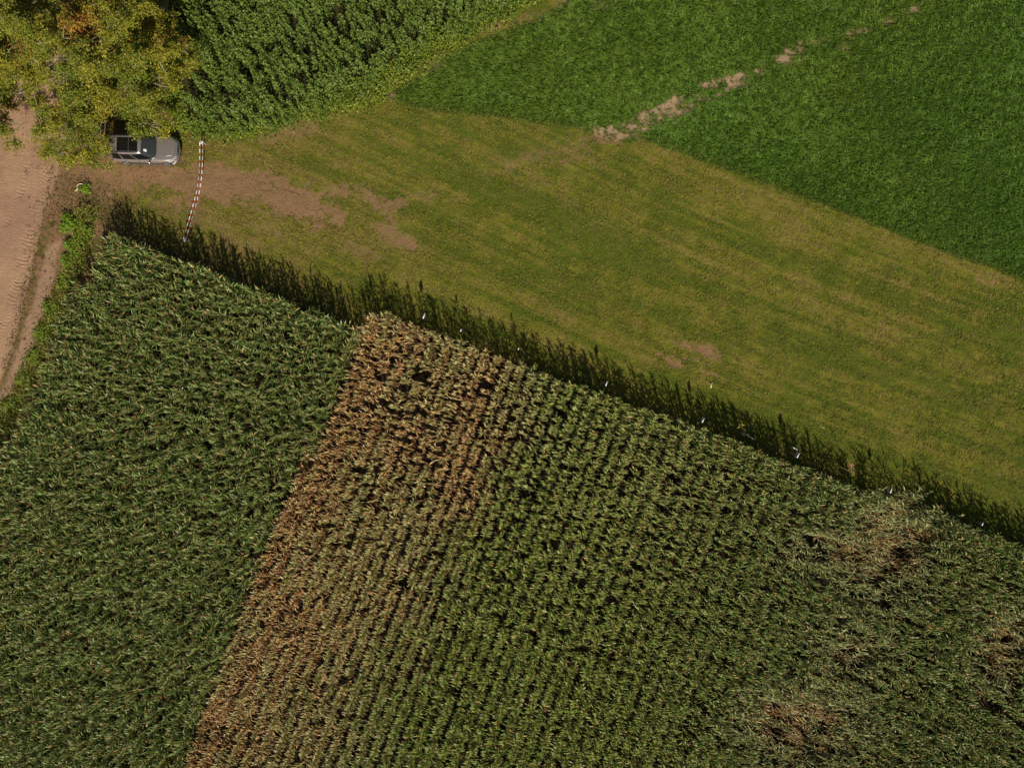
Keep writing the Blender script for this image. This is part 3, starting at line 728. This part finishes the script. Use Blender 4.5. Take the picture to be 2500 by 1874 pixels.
def build_trees():
    trunks = [((280, 30), .20, 'tallest autumn tree with orange and red leaves above the sandy road'),
              ((215, 235), .17, 'yellow green autumn tree overhanging the rear of the parked car'),
              ((330, 215), .15, 'yellow green tree whose low boughs hang over the car bonnet'),
              ((430, 50), .15, 'thin yellowing tree with bare twigs beside the tall leafy plants'),
              ((-30, 60), .19, 'yellow green tree at the upper left corner of the picture'),
              ((-40, 285), .17, 'leaning yellow tree over the left side of the sandy road')]

    SMALL = (-80, 600)
    # clumps of foliage, each a bough tip
    n = 1700; cx = rng.uniform(-180, 500, n); cy = rng.uniform(-130, 430, n)
    s = poly_sdf(cx, cy, CANOPY)
    m = s < -9
    for hq in HOLES: m &= ~(inside(cx, cy, hq) & (rng.random(n) < .92))
    m &= ~((s > -40) & (rng.random(n) < .15))
    cx, cy, s = cx[m], cy[m], s[m]
    z = 2.6 + 4.6 * sstep(0, 170, -s) + (fbm(cx / 45, cy / 45, 101, 2) - .5) * 4.5 + rng.normal(0, .5, len(cx))
    over_car = (cx > 300) & (cy > 270)
    z = np.where(over_car, rng.uniform(2.3, 3.3, len(z)), np.maximum(z, 2.4))
    tz = [8.0, 6.5, 5.0, 6.5, 8.0, 6.5]
    trunks.append((SMALL, .10, 'small tree at the left edge whose shadow falls on the sandy road'))
    m2 = 14; cx = np.append(cx, rng.normal(-115, 20, m2)); cy = np.append(cy, rng.normal(590, 26, m2)); z = np.append(z, rng.uniform(1.8, 3.4, m2)); tz.append(3.2)
    T = np.array([t[0] for t in trunks], float)
    own = np.argmin((cx[:, None] - T[:, 0]) ** 2 + (cy[:, None] - T[:, 1]) ** 2, 1)
    X, Y = WX(cx, z), WY(cy, z)
    for k, ((tpx, tpy), tr, lab) in enumerate(trunks):
        b = at(tpx, tpy, 0)
        root = link('autumn_tree', None, label=lab, cat='tree', group='autumn trees over the sandy road', loc=tuple(b))
        ii = np.where(own == k)[0]; A = Acc()
        hh = tz[k]; lean = rng.normal(0, .3, 2)
        spine = np.array([(0, 0, -.1), (lean[0] * .3, lean[1] * .3, hh * .3), (lean[0] * .9, lean[1] * .6, hh * .6), (lean[0], lean[1] * 1.3, hh * .92)])
        V, F = tube(spine, [tr * 1.25, tr, tr * .65, tr * .2], 10)
        trunk = link('trunk', nmesh('trunk', V, F, None, M_BARK, True), root)
        B = Acc()
        def sp(zq):
            return np.array([np.interp(zq, spine[:, 2], spine[:, 0]), np.interp(zq, spine[:, 2], spine[:, 1]), zq])
        # main limbs to chosen clumps, lesser branches hang on the nearest limb
        limbs = []
        pick = ii[rng.permutation(len(ii))[:max(5, len(ii) // 9)]]
        for i in pick:
            e = np.array([X[i] - b.x, Y[i] - b.y, z[i] - .1]); s0 = sp(min(hh * .85, max(1.2, e[2] * rng.uniform(.35, .6))))
            mid = (s0 + e) / 2 + rng.normal(0, .18, 3); mid[2] += .2
            pts = np.array([s0, s0 * .75 + mid * .25 + rng.normal(0, .05, 3), mid, mid * .4 + e * .6 + rng.normal(0, .1, 3), e])
            r = tr * .45; V, F = tube(pts, [r, r * .8, r * .6, r * .38, r * .15], 6); B.add(V, F, srgb(150, 135, 112)); limbs.append(pts)
        LP = np.concatenate(limbs)
        for i in ii:
            e = np.array([X[i] - b.x, Y[i] - b.y, z[i]]); j = np.argmin(((LP - e) ** 2).sum(1) + 4 * np.maximum(0, LP[:, 2] - e[2]))
            s0 = LP[j]; mid = (s0 + e) / 2 + rng.normal(0, .1, 3)
            V, F = tube([s0, mid, e], [.028, .018, .007], 4); B.add(V, F, srgb(150, 135, 112))
            nl = int(rng.uniform(110, 200)); u = rng.normal(0, 1, (nl, 3)); u /= np.linalg.norm(u, axis=1)[:, None]
            rr = rng.uniform(.32, .52); P = e + u * (rng.random(nl) ** .45)[:, None] * np.array([rr, rr, rr * .5])
            # twigs within the clump give it fingers
            td = rng.normal(0, 1, (6, 3)); td[:, 2] = td[:, 2] * .3 - .15; td /= np.linalg.norm(td, axis=1)[:, None]
            half = nl // 2; ti = rng.integers(0, 6, half)
            P[:half] = e + td[ti] * (rng.random(half) * rr * 1.45)[:, None] + rng.normal(0, .05, (half, 3))
            L = rng.uniform(.07, .15, nl)
            V, F = cards(P, rng.uniform(0, 6.28, nl), rng.uniform(-.4, .8, nl), L, L * rng.uniform(.55, .8, nl))
            qx, qy = cx[i], cy[i]
            f = float(fbm(qx / 38, qy / 38, 105, 2))
            c0 = mix(srgb(116, 130, 36), srgb(164, 160, 46), np.clip((f - .3) * 2.2, 0, 1))
            og = float(blob(qx, qy, 195, 50, 42, 36) + .8 * blob(qx, qy, 185, 75, 30, 16) + .5 * blob(qx, qy, 20, 285, 22, 30) + .45 * blob(qx, qy, 265, 300, 20, 40) + .6 * blob(qx, qy, 300, 105, 16, 10))
            rd = float(blob(qx, qy, 405, 88, 32, 14) + .7 * blob(qx, qy, 440, 80, 14, 14) + .7 * blob(qx, qy, 190, 80, 30, 14) + .6 * blob(qx, qy, 40, 110, 30, 20) + .3 * blob(qx, qy, 430, 30, 40, 40))
            c = np.broadcast_to(c0, (nl, 3)).copy(); t1 = rng.random(nl)
            c = mix(c, srgb(196, 130, 44), (t1 < og * 1.1) * .85); c = mix(c, srgb(150, 84, 54), (t1 > 1 - rd) * .85)
            c = mix(c, srgb(86, 104, 38), (rng.random(nl) < .25) * .7); c = mix(c, srgb(188, 162, 60), (rng.random(nl) < .12) * .8)
            A.add(V, F, np.repeat(c * rng.uniform(.8, 1.2, (nl, 1)), 4, 0))
        link('branch', B.mesh('branch', M_BARK, True), trunk)
        link('crown', A.mesh('crown', M_TREE), root)
build_trees()

# ------------------------------------------------------------------ parked car
def build_car():
    paint = mat_noisy('silver_paint', tuple(srgb(164, 153, 146)), .30, .52, amt=.07, scale=3)
    paint.node_tree.nodes['Principled BSDF'].inputs['Coat Weight'].default_value = .6
    sill_paint = mat_noisy('dark_sill_paint', tuple(srgb(96, 88, 82)), .5, .4, amt=.2, scale=5)  # darker, rougher paint used on the sills
    glass = mat_principled('dark_glass', (.008, .009, .009), .07, 0, **{'Specular IOR Level': .7})
    wglass = mat_principled('windscreen_glass', (.035, .042, .042), .08, 0, **{'Specular IOR Level': .7})
    chrome = mat_principled('chrome', (.75, .75, .76), .18, 1.0)
    black = mat_noisy('black_plastic', (.02, .02, .02), .5, amt=.2)
    rubber = mat_noisy('rubber', (.025, .024, .023), .9, amt=.3, scale=20)
    lampm = mat_principled('lamp_glass', (.5, .52, .54), .12, .3)
    tail = mat_principled('tail_lamp_red', (.35, .02, .02), .2)
    alloy = mat_principled('alloy', (.45, .45, .46), .35, .9)
    reflection_white = mat_noisy('reflection_white', (.75, .76, .72), .8, amt=.1)
    root = link('parked_car', None, label='silver grey estate car with dark panoramic roof, parked half under the trees', cat='car',
                loc=(-24.93, 15.92, 0), rot=(0, 0, math.radians(-1.5)))
    def part(name, V, F, m, parent=None, smooth=True, label=None):
        me = nmesh(name, V, F, None, m, smooth); o = link(name, me, parent or root)
        if label: o['label'] = label
        return o
    # lower body, lofted front to back
    st = [(2.27, .38, .56), (2.24, .56, .70), (2.17, .68, .80), (2.02, .78, .865), (1.80, .855, .915), (1.5, .895, .965), (1.2, .91, 1.00), (.95, .915, 1.03), (.5, .915, 1.04), (0, .915, 1.045),
          (-.8, .915, 1.05), (-1.5, .91, 1.06), (-1.95, .885, 1.06), (-2.15, .84, 1.05), (-2.25, .76, 1.0), (-2.30, .62, .9)]
    prof = [(0, 0), (.3, -.004), (.6, -.018), (.78, -.032), (.9, -.06), (.965, -.12), (.995, -.22), (1.0, -.34), (.985, -.46), (.96, -.62), (.93, -.74), (.80, -.80)]
    V = []; W = len(prof) * 2 - 1
    for x, w, zt in st:
        sc = (zt - .22) / (1.04 - .22)
        row = [(x, w * a, zt + dz * sc) for a, dz in prof]
        row = [(x, -a[1], a[2]) for a in row[::-1]][:-1] + row
        V += row
    # a shallow crease on each side of the bonnet
    V = np.array(V)
    n = len(st); F = []
    for i in range(n - 1):
        for j in range(W - 1):
            F.append([i * W + j, (i + 1) * W + j, (i + 1) * W + j + 1, i * W + j + 1])
    caps = []
    for i0 in (0, n - 1):
        for j in range(W // 2):
            caps.append([i0 * W + j, i0 * W + j + 1, i0 * W + W - 2 - j, i0 * W + W - 1 - j] if j + 1 < W - 2 - j else None)
    F += [c for c in caps if c and len(set(c)) == 4]
    body = part('body', V, np.array(F), paint)
    # cabin: rings of a rounded plan from the belt to the roof
    def ring(t, u):
        xf = 1.02 + (.16 - 1.02) * t ** 1.05; xr = -2.22 + (-1.93 + 2.22) * t ** 1.2; hw = .845 + (.60 - .845) * t
        c = np.cos(u); s = np.sin(u); n_ = 5.0
        r = (np.abs(c) ** n_ + np.abs(s) ** n_) ** (-1 / n_)
        return (xf + xr) / 2 + (xf - xr) / 2 * c * r, hw * s * r, 1.0 + .565 * t + 0 * u
    U = np.linspace(0, 2 * math.pi, 97)[:-1]
    V = []
    for t in (-.1, 0, .2, .45, .7, .9, 1.0):
        x, y, z = ring(t if t > 0 else 0, U); V.append(np.stack([x, y, z + (t if t < 0 else 0)], -1))
    x, y, z = ring(1.0, U)
    for q, zz in ((.97, .014), (.9, .028), (.75, .045), (.5, .058), (.25, .064)):
        cxx = (.16 - 1.93) / 2; V.append(np.stack([cxx + (x - cxx) * q, y * q, z + zz], -1))
    V = np.concatenate(V); R = len(V) // 96; F = []
    for i in range(R - 1):
        for j in range(96): F.append([i * 96 + j, i * 96 + (j + 1) % 96, (i + 1) * 96 + (j + 1) % 96, (i + 1) * 96 + j])
    V = np.vstack([V, [[(.16 - 1.93) / 2, 0, 1.565 + .066]]])
    F4 = np.array(F); part('cabin', V, F4, paint, body)
    top = np.array([[(R - 1) * 96 + j, (R - 1) * 96 + (j + 1) % 96, len(V) - 1] for j in range(96)])
    part('roof', V, top, paint, body)
    def patch(name, u0, u1, t0, t1, m, off=.008, nu=24, nt=8, parent=None, tshape=None):
        us = np.linspace(u0, u1, nu); ts = np.linspace(0, 1, nt); rows = []
        for t in ts:
            tt = t0 + (t1 - t0) * t if tshape is None else None
            uu = us
            if tshape is None: tv = np.full(nu, tt)
            else:
                lo, hi = tshape(us); tv = lo + (hi - lo) * t
            x, y, z = ring(tv, uu)
            e = 1e-3; x2, y2, z2 = ring(tv, uu + e); x3, y3, z3 = ring(tv + e, uu)
            a = np.stack([x2 - x, y2 - y, z2 - z], -1); b = np.stack([x3 - x, y3 - y, z3 - z], -1)
            nn = np.cross(a, b); nn /= np.linalg.norm(nn, axis=1)[:, None] + 1e-12
            rows.append(np.stack([x, y, z], -1) + nn * off)
        Vp = np.concatenate(rows); Fp = [[i * nu + j, i * nu + j + 1, (i + 1) * nu + j + 1, (i + 1) * nu + j] for i in range(nt - 1) for j in range(nu - 1)]
        return part(name, Vp, np.array(Fp), m, parent)
    # angles at which the plan's front corner falls
    def u_of(xw, side):
        us = np.linspace(.02, math.pi - .02, 2000); x, y, z = ring(.5, us); i = np.argmin(np.abs(x - xw)); return side * us[i]
    uc = math.atan2(.60, .60 * 1.28)
    wind = patch('windshield', -.765, .765, .05, .96, wglass, nu=40)
    patch('rear_window', math.pi - .62, math.pi + .62, .3, .9, glass, nu=24)
    for sd in (1, -1):
        for a, b_ in ((.50, -.40), (-.47, -1.22), (-1.29, -1.85)):
            u0, u1 = u_of(a, sd), u_of(b_, sd)
            patch('side_window', min(u0, u1), max(u0, u1), .10, .86, glass if True else black, nu=20)
        # chrome strip under the windows and rail above
        us = np.linspace(.62, math.pi - .42, 40) * sd
        x, y, z = ring(.055, us); V, F = tube(np.stack([x, y + .012 * sd, z], -1), [.014] * 40, 6); part('trim_strip', V, F, chrome)
        xs = np.linspace(.0, -1.85, 16); zz = 1.60 + .035 * np.sin(np.linspace(0, math.pi, 16)) ** .5
        V, F = tube(np.stack([xs, np.full(16, .545 * sd) - sd * .03 * (np.abs(xs + .92) / .92) ** 4, zz], -1), [.021] * 16, 8); part('roof_rail', V, F, chrome)
        # mirror
        A = Acc(); u = np.linspace(0, 2 * math.pi, 13)[:-1]; ringv = []
        for t, r in ((0, .02), (.03, .07), (.1, .09), (.18, .085), (.24, .05), (.26, .01)):
            for a in u: ringv.append((.62 + .07 * math.cos(a) * r / .09 - t * .25, (.87 + t) * sd, 1.08 + r * math.sin(a) * .9))
        Fm = [[i * 12 + j, i * 12 + (j + 1) % 12, (i + 1) * 12 + (j + 1) % 12, (i + 1) * 12 + j] for i in range(5) for j in range(12)]
        part('door_mirror', np.array(ringv), np.array(Fm), chrome if sd < 0 else paint)
        # headlight, wrapped round the corner and laid on the bodywork
        hv = []
        for x_, y_, z_ in [(2.17, .44, .80), (2.06, .61, .845), (1.88, .76, .872), (1.68, .85, .86)]:
            hv += [(x_ + .02, y_ * sd, z_ + .008), (x_ + .055, (y_ + .035) * sd, z_ - .06), (x_ + .06, (y_ + .06) * sd, z_ - .14)]
        Fh = [[i * 3 + j, i * 3 + j + 1, i * 3 + j + 4, i * 3 + j + 3] for i in range(3) for j in range(2)]
        part('headlight', np.array(hv), np.array(Fh), lampm)
        tv = [(-2.20, .60 * sd, 1.0), (-2.05, .85 * sd, .98), (-1.9, .90 * sd, .96), (-2.30, .62 * sd, .84), (-2.16, .87 * sd, .82), (-1.98, .915 * sd, .82)]
        part('tail_light', np.array(tv) * [1.01, 1.01, 1], np.array([[0, 1, 4, 3], [1, 2, 5, 4]]), tail)
        for hx in (-.02, -.98):
            V, F = tube([(hx, .925 * sd, .93), (hx - .03, .945 * sd, .935), (hx - .19, .945 * sd, .935), (hx - .22, .925 * sd, .93)], [.012] * 4, 6); part('door_handle', V, F, chrome)
        V, F = tube([(1.3, .90 * sd, .30), (0, .93 * sd, .27), (-1.2, .91 * sd, .30)], [.05, .06, .05], 6); part('sill', V, F, sill_paint)
        # wheels
        for wx in (1.42, -1.35):
            wr = link('wheel', None, root, loc=(wx, .83 * sd, .335))
            an = np.linspace(0, 2 * math.pi, 33)[:-1]; rv = []
            for yy, r in ((-.10, .22), (-.11, .31), (-.07, .335), (.07, .335), (.11, .31), (.10, .22)):
                rv.append(np.stack([np.cos(an) * r, np.full(32, yy), np.sin(an) * r], -1))
            Fw = [[i * 32 + j, i * 32 + (j + 1) % 32, (i + 1) * 32 + (j + 1) % 32, (i + 1) * 32 + j] for i in range(5) for j in range(32)]
            me = nmesh('tyre', np.concatenate(rv), np.array(Fw), None, rubber, True); link('tyre', me, wr)
            A = Acc()
            for s5 in range(10):
                a = s5 * 2 * math.pi / 10; V, F = tube([(0, .09 * sd, 0), (math.cos(a) * .225, .10 * sd, math.sin(a) * .225)], [.03, .018], 5); A.add(V, F, (.5, .5, .5))
            V, F = tube([(math.cos(a) * .225, .095 * sd, math.sin(a) * .225) for a in np.linspace(0, 2 * math.pi, 25)], [.014] * 25, 5); A.add(V, F, (.5, .5, .5))
            link('rim', A.mesh('rim', alloy, True), wr)
    # panoramic roof: two dark panes
    for x0, x1 in ((.0, -.58), (-.60, -1.36)):
        g = np.meshgrid(np.linspace(x0, x1, 6), np.linspace(-.46, .46, 8)); gx, gy = g[0].ravel(), g[1].ravel()
        q = np.maximum(np.abs(gy) / .60, np.abs(gx + .885) / 1.045)
        gz = 1.565 + np.interp(q, [0, .25, .5, .75, .9, .97, 1], [.066, .064, .058, .045, .028, .014, 0]) + .009
        Fp = [[i * 6 + j, i * 6 + j + 1, (i + 1) * 6 + j + 1, (i + 1) * 6 + j] for i in range(7) for j in range(5)]
        part('sunroof', np.stack([gx, gy, gz], -1), np.array(Fp), glass)
    # bonnet: shut line, two creases; grille, bumper and badge
    def bz(x, y):
        w = np.interp(x, [s[0] for s in st][::-1], [s[1] for s in st][::-1]); zt = np.interp(x, [s[0] for s in st][::-1], [s[2] for s in st][::-1])
        return zt + np.interp(abs(y) / w, [p[0] for p in prof[:7]], [p[1] for p in prof[:7]]) * (zt - .22) / .82
    line = [(1.02, -.74), (1.4, -.80), (1.8, -.78), (2.02, -.70), (2.12, -.5), (2.15, 0), (2.12, .5), (2.02, .70), (1.8, .78), (1.4, .80), (1.02, .74)]
    V, F = tube([(a, b, bz(a, b) + .001) for a, b in line], [.007] * len(line), 5); part('bonnet_seam', V, F, black, body)
    for sd in (1, -1):
        V, F = tube([(a, b * sd, bz(a, b) - .012) for a, b in ((1.08, .52), (1.5, .53), (1.9, .47), (2.12, .36))], [.02, .026, .024, .012], 8); part('bonnet_crease', V, F, paint, body)
        V, F = tube([(.98, .1 * sd, 1.055), (1.0, .38 * sd, 1.07), (.93, .66 * sd, 1.075)], [.008, .008, .006], 5); part('wiper', V, F, black)
    gv = []
    for y_ in np.linspace(-.52, .52, 13):
        xx = 2.275 - .12 * (y_ / .8) ** 2; gv += [(xx - .05, y_, .70), (xx + .0, y_, .62), (xx + .02, y_, .48)]
    Fg = [[i * 3 + j, i * 3 + j + 1, i * 3 + j + 4, i * 3 + j + 3] for i in range(12) for j in range(2)]
    gr = part('grille', np.array(gv), np.array(Fg), black)
    for zz, xo in ((.705, -.04), (.64, .0), (.57, .012)):
        V, F = tube([(2.285 - .12 * (y_ / .8) ** 2 + xo, y_, zz) for y_ in np.linspace(-.52, .52, 13)], [.012] * 13, 5); part('bar', V, F, chrome, gr)
    V, F = tube([(2.16, -.05, .775), (2.20, 0, .745), (2.16, .05, .775)], [.014] * 3, 6); part('badge', V, F, chrome)
    bu = [(1.80, -.91), (1.96, -.86), (2.11, -.74), (2.24, -.48), (2.30, 0), (2.24, .48), (2.11, .74), (1.96, .86), (1.80, .91)]
    V, F = tube([(a, b, .50) for a, b in bu], [.05, .07, .075, .075, .075, .075, .075, .07, .05], 8); part('front_bumper', V, F, paint)
    V, F = tube([(a + .03, b, .42) for a, b in bu[1:-1]], [.05] * 7, 8); part('bumper_lip', V, F, black)
    V, F = tube([(a + .055, b * 1.0, .56) for a, b in bu[1:-1]], [.012] * 7, 6); part('bumper_trim', V, F, chrome)
    V, F = tube([(-1.95, -.90, .5), (-2.2, -.82, .5), (-2.33, -.5, .5), (-2.35, 0, .5), (-2.33, .5, .5), (-2.2, .82, .5), (-1.95, .9, .5)], [.06, .08, .085, .085, .085, .08, .06], 8)
    part('rear_bumper', V, F, paint)
    # white sheet standing in for a reflection on the windscreen, laid 2 cm over the glass line
    x, y, z = ring(np.array([.62, .62, .80, .80]), np.array([-.55, -.34, -.34, -.55]))
    part('glass_reflection', np.stack([x + .012, y, z + .012], -1), np.array([[0, 1, 2, 3]]), reflection_white, wind, False)
build_car()

# ------------------------------------------------------------------ barrier tape
def build_tape():
    red = mat_noisy('tape_red', tuple(srgb(190, 66, 40)), .45, amt=.1); wht = mat_noisy('tape_white', (.82, .82, .8), .45, amt=.06)
    wood = mat_noisy('stake_wood', tuple(srgb(150, 120, 90)), .8, amt=.3)
    root = link('barrier_tape', None, label='red and white barrier tape in two strands strung across the field entrance', cat='barrier tape', loc=tuple(at(488, 345)))
    ctr = [(491, 347), (491, 372), (491, 400), (489, 432), (484, 465), (475, 500), (465, 535), (456, 565), (450, 584)]
    cxs = np.interp(np.linspace(0, 1, 260), np.linspace(0, 1, 9), [p[0] for p in ctr]); cys = np.interp(np.linspace(0, 1, 260), np.linspace(0, 1, 9), [p[1] for p in ctr])
    k = np.ones(21) / 21; cxs = np.convolve(np.pad(cxs, 10, 'edge'), k, 'valid')
    base = at(488, 345)
    for sgn in (-1, 1):
        t = np.linspace(0, 1, 260); z = .80 - .25 * np.sin(t * math.pi) + .02 * sgn
        x = WX(cxs + sgn * 3.4 - (1 - t) ** 8 * sgn * 0 , z) - base.x; y = WY(cys, z) - base.y
        al = np.concatenate([[0], np.cumsum(np.hypot(np.diff(x), np.diff(y)))])
        tw = .30 * np.sin(al * 1.3 + sgn) + .35
        dx = np.gradient(x); dy = np.gradient(y); L = np.hypot(dx, dy); nx, ny = -dy / L, dx / L
        hw = .036
        Vv = np.stack([np.stack([x - nx * hw * np.cos(tw), y - ny * hw * np.cos(tw), z - hw * np.sin(tw)], -1),
                       np.stack([x + nx * hw * np.cos(tw), y + ny * hw * np.cos(tw), z + hw * np.sin(tw)], -1)], 1)
        me = nmesh('strand', Vv, strip_faces(1, 259, 2), None, red)
        me.materials.append(wht)
        mid = (al[1:] + al[:-1]) / 2
        me.polygons.foreach_set('material_index', ((mid % .46) < .25).astype(np.int32)); me.update()
        link('strand', me, root)
    def post(px, py, h, lean, lab, knot):
        b = at(px, py, h); b.z = 0
        r = link('barrier_stake', None, label=lab, cat='stake', loc=tuple(b))
        V, F = tube([(0, 0, -.05), (lean[0] * .5, lean[1] * .5, h * .5), (lean[0], lean[1], h)], [.022, .02, .018], 7)
        link('stake', nmesh('stake', V, F, None, wood if not knot else red, True), r)
        A = Acc(); pts = [(lean[0] + .12 * math.cos(a * 1.7) * a / 9, lean[1] + .09 * math.sin(a * 2.1), h - .06 + .02 * math.sin(a)) for a in np.linspace(0, 9, 24)]
        V, F = tube(pts, [.016] * 24, 5); A.add(V, F, (1, 1, 1)); 
        V, F = tube([(lean[0] - .1, lean[1] + .1, h - .04), (lean[0] + .1, lean[1] + .02, h - .05), (lean[0] + .32, lean[1] - .14, h - .12)], [.016, .014, .01], 5); A.add(V, F, (1, 1, 1))
        link('tape_knot', A.mesh('tape_knot', wht, True), r)
    post(491, 347, .86, (.0, .0), 'red stake with a white knot at the upper end of the barrier tape', True)
    post(451, 586, .84, (.0, .0), 'wooden stake with tangled white tape end in the corn shadow', False)
build_tape()

# ------------------------------------------------------------------ variety boards along the field edge
def build_boards():
    wht = mat_noisy('board_white', (.8, .8, .78), .45, amt=.06); pur = mat_noisy('board_print', tuple(srgb(120, 82, 96)), .5, amt=.25, scale=12)
    gry = mat_noisy('board_grey', tuple(srgb(150, 150, 155)), .5, amt=.2, scale=9); wood = mat_noisy('post_wood', tuple(srgb(140, 115, 90)), .85, amt=.3)
    spots = [(1036, 771, 'w', .50, 'white board on a post at the top of the brown corn band, farthest left of the boards'),
             (1126, 806, 'g', .26, 'small grey board on a post second from the left along the corn edge'),
             (1266, 851, 'w', .20, 'smallest white board on a post at the edge of the olive corn'),
             (1480, 936, 'w', .46, 'clean white board on a post where the corn turns green'),
             (1715, 1025, 'w', .42, 'white board with a grey face on a post beside rust coloured corn leaves'),
             (1946, 1110, 'p', .48, 'purple printed board with a bright white edge, below the small pale plate'),
             (2172, 1195, 'p', .50, 'dull brown printed board on a post partly hidden in dry corn leaves'),
             (2394, 1277, 'p', .26, 'small brown board farthest right along the corn edge')]
    for px, py, kind, ln, lab in spots:
        zt = 2.0; ln *= .8; b = at(px, py, zt - .2); b.z = 0
        r = link('field_board', None, label=lab, cat='board', group='variety boards along the corn edge', loc=tuple(b), rot=(0, 0, ROW_ANG + rng.normal(0, .06)))
        V, F = tube([(0, 0, -.1), (0, 0, 1.65)], [.025, .022], 7); link('post', nmesh('post', V, F, None, wood, True), r)
        h = .42 if ln > .3 else .3; l = ln / 2; t = .012
        def box(x0, x1, y0, y1, z0, z1):
            v = [(x, y, z) for x in (x0, x1) for y in (y0, y1) for z in (z0, z1)]
            return np.array(v, float), np.array([[0, 1, 3, 2], [4, 6, 7, 5], [0, 4, 5, 1], [2, 3, 7, 6], [0, 2, 6, 4], [1, 5, 7, 3]])
        V, F = box(-l, l, -.03, -.03 + t, zt - h, zt); V[:, 1] += (V[:, 2] - zt) * -.10
        link('panel', nmesh('panel', V, F, None, wht), r)
        V, F = box(-l, l, .03 - t, .03, zt - h, zt); V[:, 1] += (V[:, 2] - zt) * .10
        link('panel', nmesh('panel', V, F, None, {'p': pur, 'g': gry, 'w': gry}[kind]), r)
        V, F = box(-l, l, -.03, .03, zt + .002, zt + .016); link('cap', nmesh('cap', V, F, None, wht), r)
    # the pale plate lying beyond the purple board
    b = at(1941, 1094, 1.2); b.z = 0
    r = link('field_board', None, label='pale outlined plate on a post, just up and left of the purple board', cat='board', loc=tuple(b), rot=(0, 0, math.radians(-33)))
    V, F = tube([(0, 0, -.1), (0, 0, 1.18)], [.02, .018], 6); link('post', nmesh('post', V, F, None, wood, True), r)
    ol = [(-.19, .0), (-.15, .05), (.10, .055), (.19, -.01), (.14, -.05), (-.1, -.05)]
    V = np.array([(x, y, z) for z in (1.19, 1.21) for x, y in ol]); F = [[i, (i + 1) % 6, 6 + (i + 1) % 6, 6 + i] for i in range(6)] + [[6, 7, 8, 11], [8, 9, 10, 11], [0, 5, 2, 1], [2, 5, 4, 3]]
    link('panel', nmesh('panel', V, np.array(F), None, wht), r)
build_boards()

# ------------------------------------------------------------------ small things
def build_small():
    pale = mat_noisy('dry_husk', tuple(srgb(214, 196, 160)), .7, amt=.2, scale=14)
    greyleaf = mat_noisy('grey_leaf', tuple(srgb(150, 152, 158)), .6, amt=.25, scale=9)
    def tubes(name, part, lab, cat, px, py, z, runs, m):
        b = at(px, py, z); b.z = 0
        r = link(name, None, label=lab, cat=cat, loc=tuple(b)); A = Acc()
        for pts, rad in runs:
            V, F = tube([(p[0], p[1], p[2] + z) for p in pts], rad, 7); A.add(V, F, (1, 1, 1))
        link(part, A.mesh(part, m, True), r)
    tubes('dead_branch', 'stick', 'pale bent stick lying in the weeds between the road and the corn corner', 'stick', 193, 459, 0,
          [([(.30, .25, .08), (.18, .27, .09), (.02, .24, .08), (-.10, .10, .07), (-.02, .0, .06), (-.16, -.12, .05), (-.26, -.22, .05)], [.03, .045, .04, .035, .03, .03, .02]),
           ([(-.02, .0, .06), (-.10, -.16, .06), (-.22, -.24, .05)], [.03, .04, .02])], pale)
    tubes('corn_husk', 'husk', 'cream coloured corn cob husk lying on the mown grass right of the bare patches', 'husk', 1735, 941, 0,
          [([(0, -.18, .05), (.0, -.08, .07), (-.01, .03, .08), (.01, .12, .08)], [.02, .06, .065, .03]), ([(0, .08, .07), (-.10, .15, .07), (-.16, .13, .05)], [.03, .02, .008]),
           ([(0, .08, .07), (.06, .17, .07), (.13, .2, .05)], [.03, .02, .008])], pale)
    tubes('dry_leaf', 'leaf', 'thin curved pale leaf lying alone on the mown grass', 'leaf', 2008, 1041, 0,
          [([(-.15, .15, .04), (-.12, .0, .06), (0, -.06, .06), (.16, -.06, .04)], [.008, .014, .016, .008])], pale)
    # two fallen stems at the edge
    tubes('fallen_stem', 'stem', 'grey fallen corn stem with a bare tip, leaning out over the shadowed grass', 'stem', 1828, 1064, 1.2,
          [([(-.45, .28, .0), (-.2, .12, .08), (.1, -.08, .08), (.42, -.26, -.02)], [.014, .03, .032, .014])], greyleaf)
    tubes('fallen_stem', 'stem', 'thin brown fallen stem under the reddish dry flower head', 'stem', 2067, 1146, 1.2,
          [([(-.42, .18, .0), (0, -.02, .05), (.42, -.2, .0)], [.012, .014, .012])], M_STALK_DRY)
    # broken maize stalk leaning out, with a yellow leaf at its tip and rust coloured tuft further on
    def leaner(px0, py0, px1, py1, z1, lab, leafcol, name):
        b = at(px0, py0, 0); e = at(px1, py1, z1) - b
        r = link(name, None, label=lab, cat='stalk', loc=tuple(b))
        pts = [np.array([0, 0, 0.0]), np.array([e.x * .45, e.y * .45, z1 * .6]), np.array([e.x, e.y, z1])]
        V, F = tube(pts, [.018, .015, .008], 6); link('stalk', nmesh('stalk', V, F, None, M_STALK_DRY, True), r)
        n = 14; bs = np.repeat(pts[2][None], n, 0) + rng.normal(0, .03, (n, 3))
        V = strips(bs, rng.uniform(0, 6.28, n), rng.uniform(.5, 1.2, n), rng.uniform(1.4, 2.2, n), rng.uniform(.14, .32, n), np.full(n, .045), [.6, 1, .8, .1], cols=3, fold=.3)
        link('leaf', nmesh('leaf', V, strip_faces(n, 3, 3), np.broadcast_to(srgb(*leafcol), V.shape), M_CORN), r)
    leaner(1850, 1085, 1808, 1040, 1.0, 'leaning broken stalk with a yellow leaf tuft, out over the shadow', (190, 170, 80), 'broken_stalk')
    leaner(2075, 1165, 2076, 1136, 1.7, 'reddish dry flower head standing alone above the field edge', (176, 118, 96), 'dry_flower')
build_small()
